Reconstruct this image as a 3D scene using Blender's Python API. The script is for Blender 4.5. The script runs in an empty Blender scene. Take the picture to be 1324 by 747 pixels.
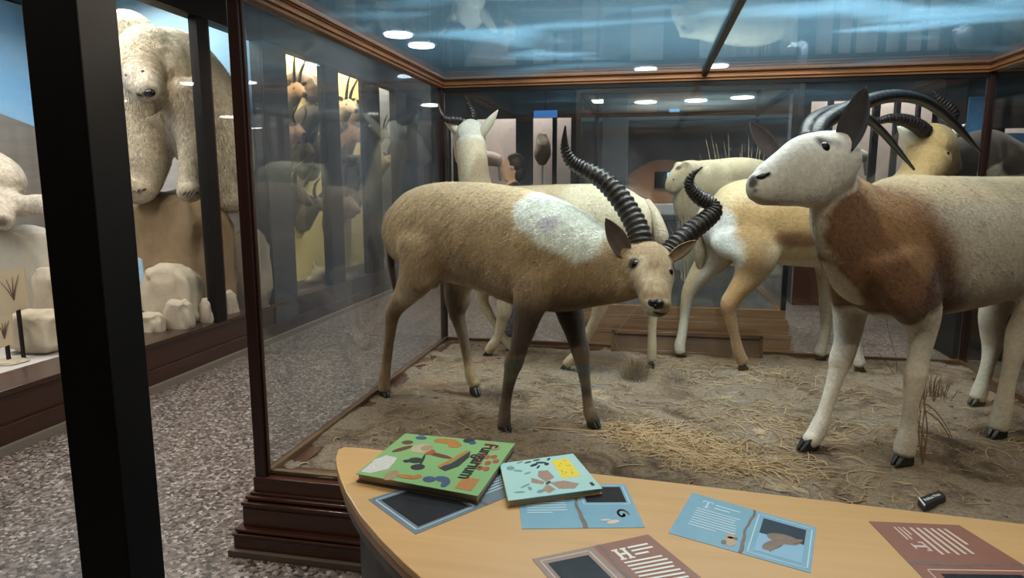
import bpy, bmesh, math, random
import numpy as np
from mathutils import Vector as V, Matrix, noise as mn
from mathutils.bvhtree import BVHTree
random.seed(7)
S = bpy.context.scene
COL = S.collection
PI = math.pi

# ------------------------------------------------------------------ camera
F = 870.; CX = 662.; CY = 373.5
PT = math.atan(135/F); YAW = math.atan(178*math.cos(PT)/F); EYE = V((0, 0, 1.55))
fw = V((-math.sin(YAW)*math.cos(PT), math.cos(YAW)*math.cos(PT), -math.sin(PT)))
rt = V((math.cos(YAW), math.sin(YAW), 0)); up = rt.cross(fw)
cd = bpy.data.cameras.new('camera'); cam = bpy.data.objects.new('camera', cd); COL.objects.link(cam)
cd.sensor_width = 36; cd.lens = F*36/1324; cd.clip_start = .05; cd.clip_end = 200
M = Matrix((rt, up, -fw)).transposed().to_4x4(); M.translation = EYE; cam.matrix_world = M
S.camera = cam

def ray(x, y): return fw + rt*((x-CX)/F) - up*((y-CY)/F)
def hit(x, y, ax, v):
    d = ray(x, y); return EYE + d*((v-EYE[ax])/d[ax])
def aY(x, y, Y): return hit(x, y, 1, Y)
def aX(x, y, X): return hit(x, y, 0, X)
def aZ(x, y, z): return hit(x, y, 2, z)
def depth(p): return (p-EYE).dot(fw)
def plane(n, L):
    n = V(n)
    def f(x, y, lat=0):
        d = ray(x, y); return EYE + d*((L+lat-n.dot(EYE))/n.dot(d))
    return f

# ------------------------------------------------------------------ materials
MATS = {}
def mat(name, col, rough=.6, metal=0., spec=.5, emit=None, est=0., noise=None, bump=None, coat=0.):
    """noise=(scale, amount, second colour, stretch xyz); bump=(scale, strength)"""
    if name in MATS: return MATS[name]
    m = bpy.data.materials.new(name); m.use_nodes = True; nt = m.node_tree; b = nt.nodes['Principled BSDF']
    b.inputs['Base Color'].default_value = (*col, 1); b.inputs['Roughness'].default_value = rough
    b.inputs['Metallic'].default_value = metal; b.inputs['Specular IOR Level'].default_value = spec
    b.inputs['Coat Weight'].default_value = coat; b.inputs['Coat Roughness'].default_value = .15
    if emit: b.inputs['Emission Color'].default_value = (*emit, 1); b.inputs['Emission Strength'].default_value = est
    if noise or bump:
        tc = nt.nodes.new('ShaderNodeTexCoord')
    if noise:
        mp = nt.nodes.new('ShaderNodeMapping'); mp.inputs['Scale'].default_value = noise[3] if len(noise) > 3 else (1, 1, 1)
        n = nt.nodes.new('ShaderNodeTexNoise'); n.inputs['Scale'].default_value = noise[0]; n.inputs['Detail'].default_value = 6; n.inputs['Roughness'].default_value = .65
        r = nt.nodes.new('ShaderNodeValToRGB'); r.color_ramp.elements[0].position = .5-.5*noise[1]+.1; r.color_ramp.elements[1].position = .5+.5*noise[1]-.1+.001
        r.color_ramp.elements[0].position = max(0, .5-.32*noise[1]); r.color_ramp.elements[1].position = min(1, .5+.32*noise[1])
        r.color_ramp.elements[0].color = (*noise[2], 1); r.color_ramp.elements[1].color = (*col, 1)
        nt.links.new(tc.outputs['Object'], mp.inputs[0]); nt.links.new(mp.outputs[0], n.inputs[0]); nt.links.new(n.outputs[0], r.inputs[0]); nt.links.new(r.outputs[0], b.inputs['Base Color'])
    if bump:
        n2 = nt.nodes.new('ShaderNodeTexNoise'); n2.inputs['Scale'].default_value = bump[0]; n2.inputs['Detail'].default_value = 5
        bp = nt.nodes.new('ShaderNodeBump'); bp.inputs['Strength'].default_value = bump[1]; bp.inputs['Distance'].default_value = .01
        nt.links.new(tc.outputs['Object'], n2.inputs[0]); nt.links.new(n2.outputs[0], bp.inputs['Height']); nt.links.new(bp.outputs[0], b.inputs['Normal'])
    MATS[name] = m; return m

def fur_mat(name, tint=(1, 1, 1), stretch=(1, 1, 1), amt=.25, scale=55, bstr=.5):
    m = bpy.data.materials.new(name); m.use_nodes = True; nt = m.node_tree; b = nt.nodes['Principled BSDF']
    b.inputs['Roughness'].default_value = .85; b.inputs['Specular IOR Level'].default_value = .25
    b.inputs['Sheen Weight'].default_value = .15
    at = nt.nodes.new('ShaderNodeAttribute'); at.attribute_name = 'coat'
    tc = nt.nodes.new('ShaderNodeTexCoord'); mp = nt.nodes.new('ShaderNodeMapping'); mp.inputs['Scale'].default_value = stretch
    mp.inputs['Rotation'].default_value = (.3, .7, .4)
    nz = nt.nodes.new('ShaderNodeTexNoise'); nz.inputs['Scale'].default_value = scale; nz.inputs['Detail'].default_value = 6; nz.inputs['Roughness'].default_value = .7
    nb = nt.nodes.new('ShaderNodeTexNoise'); nb.inputs['Scale'].default_value = 5; nb.inputs['Detail'].default_value = 3
    mr = nt.nodes.new('ShaderNodeMapRange'); mr.inputs[1].default_value = .3; mr.inputs[2].default_value = .7; mr.inputs[3].default_value = 1-amt; mr.inputs[4].default_value = 1+amt*.45
    mb = nt.nodes.new('ShaderNodeMapRange'); mb.inputs[1].default_value = .3; mb.inputs[2].default_value = .7; mb.inputs[3].default_value = .86; mb.inputs[4].default_value = 1.08
    mu = nt.nodes.new('ShaderNodeMath'); mu.operation = 'MULTIPLY'
    vm = nt.nodes.new('ShaderNodeVectorMath'); vm.operation = 'SCALE'
    bp = nt.nodes.new('ShaderNodeBump'); bp.inputs['Strength'].default_value = bstr; bp.inputs['Distance'].default_value = .009
    L = nt.links.new
    L(tc.outputs['Object'], mp.inputs[0]); L(mp.outputs[0], nz.inputs[0]); L(tc.outputs['Object'], nb.inputs[0]); L(nz.outputs[0], mr.inputs[0]); L(nb.outputs[0], mb.inputs[0])
    L(mr.outputs[0], mu.inputs[0]); L(mb.outputs[0], mu.inputs[1]); L(at.outputs['Color'], vm.inputs[0]); L(mu.outputs[0], vm.inputs['Scale']); L(vm.outputs[0], b.inputs['Base Color'])
    L(nz.outputs[0], bp.inputs['Height']); L(bp.outputs[0], b.inputs['Normal'])
    return m

def hair_mat():
    m = bpy.data.materials.new('coat_hair'); m.use_nodes = True; nt = m.node_tree; b = nt.nodes['Principled BSDF']; at = nt.nodes.new('ShaderNodeAttribute'); at.attribute_name = 'coat'
    nt.links.new(at.outputs['Color'], b.inputs['Base Color']); b.inputs['Roughness'].default_value = .7; b.inputs['Specular IOR Level'].default_value = .3; return m
HAIRM = hair_mat()
def glass_mat(name, haze=0., hcol=(.5, .5, .55), hscale=2., base=.035, edge=.75, stretch=(1, 1, 1), tint=(.97, .985, .98), lo=.45, hi=.75):
    m = bpy.data.materials.new(name); m.use_nodes = True; nt = m.node_tree; nt.nodes.clear(); N = nt.nodes.new; L = nt.links.new
    out = N('ShaderNodeOutputMaterial'); tr = N('ShaderNodeBsdfTransparent'); tr.inputs[0].default_value = (*tint, 1)
    gl = N('ShaderNodeBsdfGlossy'); gl.inputs['Roughness'].default_value = .02
    lw = N('ShaderNodeLayerWeight'); pw = N('ShaderNodeMath'); pw.operation = 'POWER'; pw.inputs[1].default_value = 4.
    ma = N('ShaderNodeMath'); ma.operation = 'MULTIPLY_ADD'; ma.inputs[1].default_value = edge; ma.inputs[2].default_value = base
    mx = N('ShaderNodeMixShader'); L(lw.outputs['Facing'], pw.inputs[0]); L(pw.outputs[0], ma.inputs[0]); L(ma.outputs[0], mx.inputs[0]); L(tr.outputs[0], mx.inputs[1]); L(gl.outputs[0], mx.inputs[2])
    if haze > 0:
        tc = N('ShaderNodeTexCoord'); mp = N('ShaderNodeMapping'); mp.inputs['Scale'].default_value = stretch
        nz = N('ShaderNodeTexNoise'); nz.inputs['Scale'].default_value = hscale; nz.inputs['Detail'].default_value = 5; nz.inputs['Distortion'].default_value = .6
        mr = N('ShaderNodeMapRange'); mr.inputs[1].default_value = lo; mr.inputs[2].default_value = hi; mr.inputs[3].default_value = haze*.12; mr.inputs[4].default_value = haze
        df = N('ShaderNodeBsdfDiffuse'); df.inputs[0].default_value = (*hcol, 1); tl = N('ShaderNodeBsdfTranslucent'); tl.inputs[0].default_value = (*hcol, 1)
        ad = N('ShaderNodeMixShader'); ad.inputs[0].default_value = .5; L(df.outputs[0], ad.inputs[1]); L(tl.outputs[0], ad.inputs[2])
        m2 = N('ShaderNodeMixShader'); L(tc.outputs['Object'], mp.inputs[0]); L(mp.outputs[0], nz.inputs[0]); L(nz.outputs[0], mr.inputs[0]); L(mr.outputs[0], m2.inputs[0])
        L(mx.outputs[0], m2.inputs[1]); L(ad.outputs[0], m2.inputs[2]); L(m2.outputs[0], out.inputs[0])
    else: L(mx.outputs[0], out.inputs[0])
    return m

def terrazzo():
    m = bpy.data.materials.new('terrazzo'); m.use_nodes = True; nt = m.node_tree; b = nt.nodes['Principled BSDF']; N = nt.nodes.new; L = nt.links.new
    tc = N('ShaderNodeTexCoord')
    v = N('ShaderNodeTexVoronoi'); v.inputs['Scale'].default_value = 62
    sp = N('ShaderNodeSeparateColor'); r = N('ShaderNodeValToRGB'); cr = r.color_ramp; cr.interpolation = 'CONSTANT'
    cr.elements[0].position = 0; cr.elements[0].color = (.025, .021, .020, 1); cr.elements[1].position = .2; cr.elements[1].color = (.125, .10, .09, 1)
    for p, c in ((.42, (.22, .18, .165)), (.62, (.10, .078, .07)), (.74, (.32, .27, .25)), (.9, (.50, .45, .42))):
        e = cr.elements.new(p); e.color = (*c, 1)
    n = N('ShaderNodeTexNoise'); n.inputs['Scale'].default_value = 160
    mx = N('ShaderNodeMix'); mx.data_type = 'RGBA'; mx.inputs['B'].default_value = (.15, .125, .115, 1)
    d = N('ShaderNodeMath'); d.operation = 'GREATER_THAN'; d.inputs[1].default_value = .56
    L(tc.outputs['Object'], v.inputs['Vector']); L(tc.outputs['Object'], n.inputs[0]); L(v.outputs['Color'], sp.inputs[0]); L(sp.outputs[0], r.inputs[0]); L(n.outputs[0], d.inputs[0])
    L(d.outputs[0], mx.inputs['Factor']); L(r.outputs[0], mx.inputs['A']); L(mx.outputs['Result'], b.inputs['Base Color'])
    b.inputs['Roughness'].default_value = .28; return m

def wood(name, c1, c2, ax='x', rough=.35, scale=3., coat=.3, st=18.):
    s = {'x': (.6, st, st), 'y': (st, .6, st), 'z': (st, st, .6)}[ax]
    return mat(name, c1, rough, noise=(scale, .9, c2, s), coat=coat)
MAHX = wood('mahogany_x', (.085, .024, .012), (.032, .010, .006), 'x'); MAHY = wood('mahogany_y', (.06, .02, .011), (.025, .009, .006), 'y')
MAHZ = wood('mahogany_z', (.040, .014, .010), (.018, .007, .006), 'z')
RAILX = wood('rail_wood_x', (.36, .155, .06), (.16, .06, .022), 'x', .28); RAILY = wood('rail_wood_y', (.31, .13, .05), (.13, .05, .02), 'y', .28)
TABLE = wood('maple_top', (.66, .41, .185), (.54, .315, .125), 'x', .33, 2.2, .35, 9.)
TEDGE = wood('maple_edge', (.40, .215, .085), (.30, .15, .055), 'x', .4, 2., .1)
BLACK = mat('black_paint', (.005, .005, .006), .6, spec=.15, noise=(3, .8, (.009, .009, .010)))
DARKF = mat('dark_frame', (.011, .009, .009), .5, spec=.2, noise=(4, .8, (.009, .008, .008)))
CHAR = mat('charcoal_wall', (.030, .034, .042), .7, noise=(2.5, .9, (.02, .023, .03)))
HORN = mat('horn', (.03, .024, .022), .38, noise=(30, .9, (.011, .009, .009), (1, 1, 1)), bump=(90, .3))
HOOF = mat('hoof', (.022, .02, .022), .4, noise=(40, .8, (.01, .01, .01)))
EYEM = mat('glass_eye', (.006, .005, .005), .12)
GLASS = glass_mat('pane_clear', base=.03)
GLASSH = glass_mat('pane_hazy', .13, (.38, .42, .50), 1.3, base=.04, edge=.6, stretch=(1, .8, .5), lo=.35, hi=.7)  # diffuse haze mixed in to stand for the pane's veil of reflections
GLASSB = glass_mat('pane_back', .06, (.45, .48, .55), 1.6, base=.07)
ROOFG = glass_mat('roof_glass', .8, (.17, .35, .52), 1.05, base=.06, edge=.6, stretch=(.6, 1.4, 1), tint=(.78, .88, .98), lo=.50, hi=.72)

# ------------------------------------------------------------------ mesh helpers
class MB:
    def __init__(s): s.v = []; s.f = []; s.m = []
    def add(s, vs, fs, mi=0):
        o = len(s.v); s.v += [tuple(p) for p in vs]; s.f += [[i+o for i in f] for f in fs]; s.m += [mi]*len(fs); return s
    def box(s, a, b, mi=0, mtx=None):
        vs = [V((x, y, z)) for x in (a[0], b[0]) for y in (a[1], b[1]) for z in (a[2], b[2])]
        if mtx: vs = [mtx @ p for p in vs]
        return s.add(vs, [(0, 1, 3, 2), (4, 6, 7, 5), (0, 4, 5, 1), (2, 3, 7, 6), (0, 2, 6, 4), (1, 5, 7, 3)], mi)
    def tube(s, st, side=V((1, 0, 0)), n=14, sub=4, mi=0, ridge=None, caps=True):
        s.add(*tube(st, side, n, sub, ridge, caps), mi); return s
    def ball(s, c, r, mi=0, n=14, k=9):
        c = V(c); r = V((r, r, r)) if not hasattr(r, '__len__') else V(r)
        vs = [c+V((0, 0, r.z))]; fs = []
        for i in range(1, k):
            t = PI*i/k
            for j in range(n):
                a = 2*PI*j/n; vs.append(c+V((r.x*math.sin(t)*math.cos(a), r.y*math.sin(t)*math.sin(a), r.z*math.cos(t))))
        vs.append(c-V((0, 0, r.z)))
        for j in range(n): fs.append((0, 1+j, 1+(j+1) % n)); fs.append((len(vs)-1, 1+(k-2)*n+(j+1) % n, 1+(k-2)*n+j))
        for i in range(k-2):
            for j in range(n): a = 1+i*n+j; b = 1+i*n+(j+1) % n; fs.append((a, a+n, b+n, b))
        return s.add(vs, fs, mi)
    def prism(s, pts, z0, z1, mi=0):
        n = len(pts); vs = [V((p[0], p[1], z0)) for p in pts]+[V((p[0], p[1], z1)) for p in pts]
        return s.add(vs, [list(range(n))[::-1], list(range(n, 2*n))]+[(i, (i+1) % n, (i+1) % n+n, i+n) for i in range(n)], mi)
    def slab(s, pts, nrm, th, mi=0):
        """polygon of 3-D points given a thickness along nrm"""
        n = len(pts); nrm = V(nrm); vs = [V(p) for p in pts]+[V(p)+nrm*th for p in pts]
        return s.add(vs, [list(range(n))[::-1], list(range(n, 2*n))]+[(i, (i+1) % n, (i+1) % n+n, i+n) for i in range(n)], mi)
    def build(s, name, mats, parent=None, smooth=False, bevel=0., loc=None):
        me = bpy.data.meshes.new(name); vs = s.v
        if parent is not None: off = V(parent['_o'])
        elif loc is not None: off = V(loc)
        else: off = V((0, 0, 0))
        me.from_pydata([tuple(V(p)-off) for p in vs], [], s.f)
        for m in (mats if isinstance(mats, (list, tuple)) else [mats]): me.materials.append(m)
        me.polygons.foreach_set('material_index', s.m)
        bm = bmesh.new(); bm.from_mesh(me); bmesh.ops.recalc_face_normals(bm, faces=bm.faces); bm.to_mesh(me); bm.free()
        if smooth: me.polygons.foreach_set('use_smooth', [True]*len(me.polygons))
        o = bpy.data.objects.new(name, me); COL.objects.link(o)
        if parent is not None: o.parent = parent; o['_o'] = parent['_o']
        else: o.location = off; o['_o'] = tuple(off)
        if bevel > 0:
            b = o.modifiers.new('edge', 'BEVEL'); b.width = bevel; b.segments = 2; b.limit_method = 'ANGLE'
        return o

def cr(a, b, c, d, t): return a*2*.5*0+((2*b)+(c-a)*t+(2*a-5*b+4*c-d)*t*t+(3*b-a-3*c+d)*t**3)*.5
def spline(st, sub):
    out = []; n = len(st)
    for i in range(n-1):
        A, B, C, D = st[max(i-1, 0)], st[i], st[i+1], st[min(i+2, n-1)]
        for k in range(sub):
            t = k/sub
            out.append((V([cr(A[0][q], B[0][q], C[0][q], D[0][q], t) for q in range(3)]), max(1e-4, cr(A[1], B[1], C[1], D[1], t)), max(1e-4, cr(A[2], B[2], C[2], D[2], t))))
    out.append((V(st[-1][0]), st[-1][1], st[-1][2])); return out
def tube(st, side, n=14, sub=4, ridge=None, caps=True):
    st = [(V(s[0]), s[1], s[2] if len(s) > 2 else s[1]) for s in st]; P = spline(st, sub); side = V(side)
    if caps:
        T0 = (P[0][0]-P[1][0]).normalized(); T1 = (P[-1][0]-P[-2][0]).normalized()
        a = [(P[0][0]+T0*P[0][1]*.6*math.sin(k), P[0][1]*math.cos(k), P[0][2]*math.cos(k)) for k in (1.35, .9, .45)]
        b = [(P[-1][0]+T1*P[-1][1]*.6*math.sin(k), P[-1][1]*math.cos(k), P[-1][2]*math.cos(k)) for k in (.45, .9, 1.35)]
        P = a+P+b
    vs = []; m = len(P); prev = side
    for i, (p, rv, rl) in enumerate(P):
        T = (P[min(i+1, m-1)][0]-P[max(i-1, 0)][0]).normalized()
        s_ = side-T*side.dot(T)
        if s_.length < .25: s_ = prev-T*prev.dot(T)
        s_.normalize(); prev = s_; U = T.cross(s_)
        k = 1.
        if ridge: k = 1+ridge[1]*(abs(math.sin(PI*ridge[0]*i/m))-.5)*(1 if i/m < ridge[2] else max(0, (1-(i/m-ridge[2])/.12)))
        for j in range(n):
            a = 2*PI*j/n; vs.append(p+s_*(rl*k*math.cos(a))+U*(rv*k*math.sin(a)))
    fs = [(i*n+j, i*n+(j+1) % n, (i+1)*n+(j+1) % n, (i+1)*n+j) for i in range(m-1) for j in range(n)]
    fs += [tuple(range(n))[::-1], tuple(range((m-1)*n, m*n))]
    return vs, fs

def thing(name, label, cat, loc=(0, 0, 0), group=None):
    o = bpy.data.objects.new(name, None); COL.objects.link(o); o.location = loc; o['_o'] = tuple(loc); o.empty_display_size = .1
    return tag(o, label, cat, group)
def tag(o, label, cat, group=None):
    o['label'] = label; o['category'] = cat
    if group: o['group'] = group
    return o
def struct(o): o['kind'] = 'structure'; return o
def stuff(o, label, cat): o['kind'] = 'stuff'; return tag(o, label, cat)

# ------------------------------------------------------------------ creatures
def st_of(pl, rows):
    """rows (px, py, lateral/abs, radius px[, side ratio]) -> stations in metres; pl maps (x,y,third) to a point"""
    out = []
    for r in rows:
        p = pl(r[0], r[1], r[2]); k = depth(p)/F; out.append((p, r[3]*k, r[3]*k*(r[4] if len(r) > 4 else 1)))
    return out
def relax(co, ed, w, it):
    n = len(co); deg = np.bincount(ed.ravel(), minlength=n)[:, None]
    for k in range(it):
        acc = np.zeros_like(co)
        for a in range(3): acc[:, a] = np.bincount(ed[:, 0], co[ed[:, 1], a], n)+np.bincount(ed[:, 1], co[ed[:, 0], a], n)
        co = co+w[:, None]*(acc/deg-co)*.6
    return co
def fuse(name, tubes, balls, parent, base, paint, material, voxel=.0075, smooth=4, trunk=None, iters=55, lat=None):
    """trunk: stations whose neighbourhood is smoothed hard so that legs flow into it; lat=(axis, k): list-type paint points are measured with the sideways distance scaled by k"""
    mb = MB()
    for st, side in tubes: mb.tube(st, side, 40, 6)
    for c, r in balls: mb.ball(c, r, 0, 18, 12)
    me = bpy.data.meshes.new('tmp'); me.from_pydata(mb.v, [], mb.f)
    bm = bmesh.new(); bm.from_mesh(me); bmesh.ops.recalc_face_normals(bm, faces=bm.faces); bm.to_mesh(me); bm.free()
    o = bpy.data.objects.new('tmp', me); COL.objects.link(o)
    r = o.modifiers.new('r', 'REMESH'); r.mode = 'VOXEL'; r.voxel_size = voxel
    s = o.modifiers.new('s', 'SMOOTH'); s.iterations = smooth; s.factor = .5
    dg = bpy.context.evaluated_depsgraph_get(); ev = o.evaluated_get(dg); m2 = bpy.data.meshes.new_from_object(ev)
    bpy.data.objects.remove(o); bpy.data.meshes.remove(me)
    n = len(m2.vertices); co = np.empty(n*3); m2.vertices.foreach_get('co', co); co = co.reshape(-1, 3)
    if trunk:
        ed = np.empty(len(m2.edges)*2, dtype=np.int64); m2.edges.foreach_get('vertices', ed); ed = ed.reshape(-1, 2); w = np.zeros(n)
        P = spline([(V(s[0]), s[1], s[2]) for s in trunk], 3)
        for p, rv, rl in P:
            d = np.linalg.norm(co-np.array(p), axis=1); w = np.maximum(w, np.clip((rv*1.75-d)/(rv*.55), 0, 1))
        w = np.maximum(w, .0); co = relax(co, ed, w, iters)
    col = np.tile(np.array(base, float), (n, 1))
    wob = np.array([mn.noise(V(c)*14) for c in co])*.022+np.array([mn.noise(V(c)*45) for c in co])*.008
    for p in paint:
        a, b, rad, soft, c = np.array(p[0]), np.array(p[1]), p[2], p[3], np.array(p[4], float)
        cs = co
        if lat and isinstance(p[0], list): ax = np.array(lat[0]); cs = co-((co-a)@ax)[:, None]*ax*(1-lat[1])
        ab = b-a; L = max(1e-9, ab.dot(ab)); t = np.clip(((cs-a)@ab)/L, 0, 1); d = np.linalg.norm(cs-(a+t[:, None]*ab), axis=1)+wob*(min(1, rad*8))
        w = np.clip((rad+soft*.5-d)/soft, 0, 1); w = w*w*(3-2*w); w *= (p[5] if len(p) > 5 else 1)
        col = col*(1-w[:, None])+c*w[:, None]
    off = np.array(parent['_o']); bv = BVHTree.FromPolygons([tuple(c) for c in co], [tuple(p.vertices) for p in m2.polygons])
    m2.vertices.foreach_set('co', (co-off).ravel())
    ca = m2.color_attributes.new('coat', 'FLOAT_COLOR', 'POINT'); ca.data.foreach_set('color', np.hstack([col, np.ones((n, 1))]).ravel())
    m2.polygons.foreach_set('use_smooth', [True]*len(m2.polygons)); m2.materials.clear(); m2.materials.append(material); m2.name = name
    ob = bpy.data.objects.new(name, m2); COL.objects.link(ob); ob.parent = parent; ob['_o'] = parent['_o']
    return ob, bv
def coat_hair(body, trunk, D, n, l0=.004, l1=.015, wd=.0011, seed=1):
    """short lying hairs over a body, longer on the trunk; every hair takes the coat colour under it"""
    me = body.data; rng = np.random.default_rng(seed); off = np.array(body['_o']); me.calc_loop_triangles()
    nv = len(me.vertices); co = np.empty(nv*3); me.vertices.foreach_get('co', co); co = co.reshape(-1, 3); no = np.empty(nv*3); me.vertices.foreach_get('normal', no); no = no.reshape(-1, 3)
    cl = np.empty(nv*4); me.color_attributes['coat'].data.foreach_get('color', cl); cl = cl.reshape(-1, 4)
    tr = np.empty(len(me.loop_triangles)*3, dtype=np.int32); me.loop_triangles.foreach_get('vertices', tr); tr = tr.reshape(-1, 3)
    a, b, c = co[tr[:, 0]], co[tr[:, 1]], co[tr[:, 2]]; ar = np.linalg.norm(np.cross(b-a, c-a), axis=1); k = rng.choice(len(tr), n, p=ar/ar.sum())
    u = rng.random((n, 1)); v = rng.random((n, 1)); s = u+v > 1; u = np.where(s, 1-u, u); v = np.where(s, 1-v, v)
    p = a[k]*(1-u-v)+b[k]*u+c[k]*v; q = no[tr[k, 0]]; q /= np.linalg.norm(q, axis=1)[:, None]; w = np.zeros(n)
    for s_, rv, rl in spline([(V(s[0]), s[1], s[2]) for s in trunk], 3):
        d = np.linalg.norm(p+off-np.array(s_), axis=1); w = np.maximum(w, np.clip((rv*1.5-d)/(rv*.5), 0, 1))
    g = np.array((-D[0], -D[1], 0))*.9*w[:, None]+np.array((0, 0, -1.))*(1-.35*w[:, None])+rng.normal(0, .22, (n, 3)); g -= q*(g*q).sum(1)[:, None]; g /= np.linalg.norm(g, axis=1)[:, None]+1e-9
    ln = (l0+(l1-l0)*w)*rng.uniform(.6, 1.2, n); d = (g+q*.32)*ln[:, None]; sd = np.cross(g, q)*wd*rng.uniform(.7, 1.3, (n, 1))
    vs = np.stack([p-q*.001-sd, p-q*.001+sd, p+d*.6+sd*.7, p+d, ], 1).reshape(-1, 3)
    m = bpy.data.meshes.new('fur'); base = np.arange(n)*4; f = np.stack([base, base+1, base+2, base+3], 1)
    m.from_pydata(vs.tolist(), [], f.tolist()); Gc = V((-D[0]*.8, -D[1]*.8, -.75)).normalized(); Sc = V((D[0], D[1], 0)).cross(V((0, 0, 1))).normalized(); Tc = Gc.cross(Sc)
    jit = np.array([[1.0+.42*mn.noise(V((V(x).dot(Gc)*9, V(x).dot(Tc)*62, V(x).dot(Sc)*12)))+.22*mn.noise(V(x)*9)] for x in p.tolist()])*rng.uniform(.8, 1.16, (n, 1))
    q2 = q+rng.normal(0, .16, (n, 3))+np.array(Tc)*((jit-1)*.9); q2 /= np.linalg.norm(q2, axis=1)[:, None]; cc = cl[tr[k, 0]].copy(); cc[:, :3] *= jit
    ca = m.color_attributes.new('coat', 'FLOAT_COLOR', 'POINT'); ca.data.foreach_set('color', np.repeat(cc, 4, 0).ravel())
    m.polygons.foreach_set('use_smooth', [True]*n); m.normals_split_custom_set_from_vertices(np.repeat(q2, 4, 0).tolist()); m.materials.append(HAIRM)
    o = bpy.data.objects.new('fur', m); COL.objects.link(o); o.parent = body; o['_o'] = body['_o']; o['kind'] = 'stuff'; return o
def surf(bv, x, y):
    h = bv.ray_cast(EYE, ray(x, y).normalized()); return h[0], h[1]
def eye_on(bv, x, y, r, parent, mirror=None):
    p, n = surf(bv, x, y)
    if p is None: print('eye missed', x, y); return
    q = p-n*r*.62
    MB().ball(q, r).build('eye', EYEM, parent, True)
    if mirror:
        c, s = mirror; s = V(s).normalized(); q2 = q-s*2*(q-V(c)).dot(s); MB().ball(q2, r).build('eye', EYEM, parent, True)
def ear(base, tip, face, w, parent, outer, inner, th=.006, cup=.35):
    base, tip, face = V(base), V(tip), V(face); ax = tip-base; L = ax.length; a = ax.normalized(); f = (face-a*face.dot(a)).normalized(); s = a.cross(f)
    rows = 12; cols = 9; vs = []; fs = []
    for side in (0, 1):
        for i in range(rows+1):
            t = i/rows; ww = w*(math.sin(PI*min(1, t*.86+.14))**.75)*(1-.15*t)*(1 if t < 1 else .05)
            if i == rows: ww = w*.05
            for j in range(cols):
                u = j/(cols-1)*2-1
                d = -cup*ww*(1-u*u)*1.2 + .15*L*math.sin(t*PI*.5)**2*.0
                vs.append(base+a*(L*t)+s*(u*ww)+f*(d - side*th*(1-.6*abs(u))))
    R = (rows+1)*cols
    for i in range(rows):
        for j in range(cols-1):
            q = i*cols+j; fs.append((q, q+1, q+cols+1, q+cols)); fs.append((R+q, R+q+cols, R+q+cols+1, R+q+1))
    m = MB(); mi = [1, 0]*(len(fs)//2)
    for i in range(rows):
        for j in (0, cols-1): q = i*cols+j; fs.append((q, q+cols, R+q+cols, R+q)); mi.append(0)
    for j in range(cols-1):
        for i in (0, rows): q = i*cols+j; fs.append((q, q+1, R+q+1, R+q)); mi.append(0)
    m.add(vs, fs); m.m = mi
    return m.build('ear', [outer, inner], parent, True)
def hoof(p, d, h, parent, w=.026):
    """two-toed hoof whose sole rests at p, toes along d"""
    p = V(p); d = V((d[0], d[1], 0)).normalized(); s = V((-d.y, d.x, 0)); m = MB()
    for k in (-1, 1):
        c = p+s*(k*w*.42)
        prof = [(-.9, 0), (1.75, 0), (1.55, .35), (.5, 1.5), (-.5, 1.6), (-.9, .8)]
        vs = []
        for q in (-1, 1):
            for (u, z) in prof:
                tw = .40 if u < 1.2 else .16
                vs.append(c+d*(u*w)+s*(q*tw*w-(k*.12*w if u > 1.2 else 0))+V((0, 0, z*h*.6)))
        n = len(prof); m.add(vs, [list(range(n))[::-1], list(range(n, 2*n))]+[(i, (i+1) % n, (i+1) % n+n, i+n) for i in range(n)])
    return m.build('hoof', HOOF, parent, False, .004)
def horn(pl, rows, parent, ridges=26, amp=.28, until=.8, m=None, sub=14):
    return MB().tube(st_of(pl, rows), V((.2, 1, .1)), 14, sub, 0, (ridges, amp, until)).build('horn', m or HORN, parent, True)
def P3(x, y, Y): return aY(x, y, Y)

GZ = .33   # level of the diorama earth
EARO = {}
def ear_mats(o, i):
    k = (o, i)
    if k not in EARO: EARO[k] = (mat('ear_outside_%d' % len(EARO), o, .85, bump=(120, .3)), mat('ear_inside_%d' % len(EARO), i, .9, noise=(25, .9, tuple(c*.5 for c in i))))
    return EARO[k]

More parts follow.
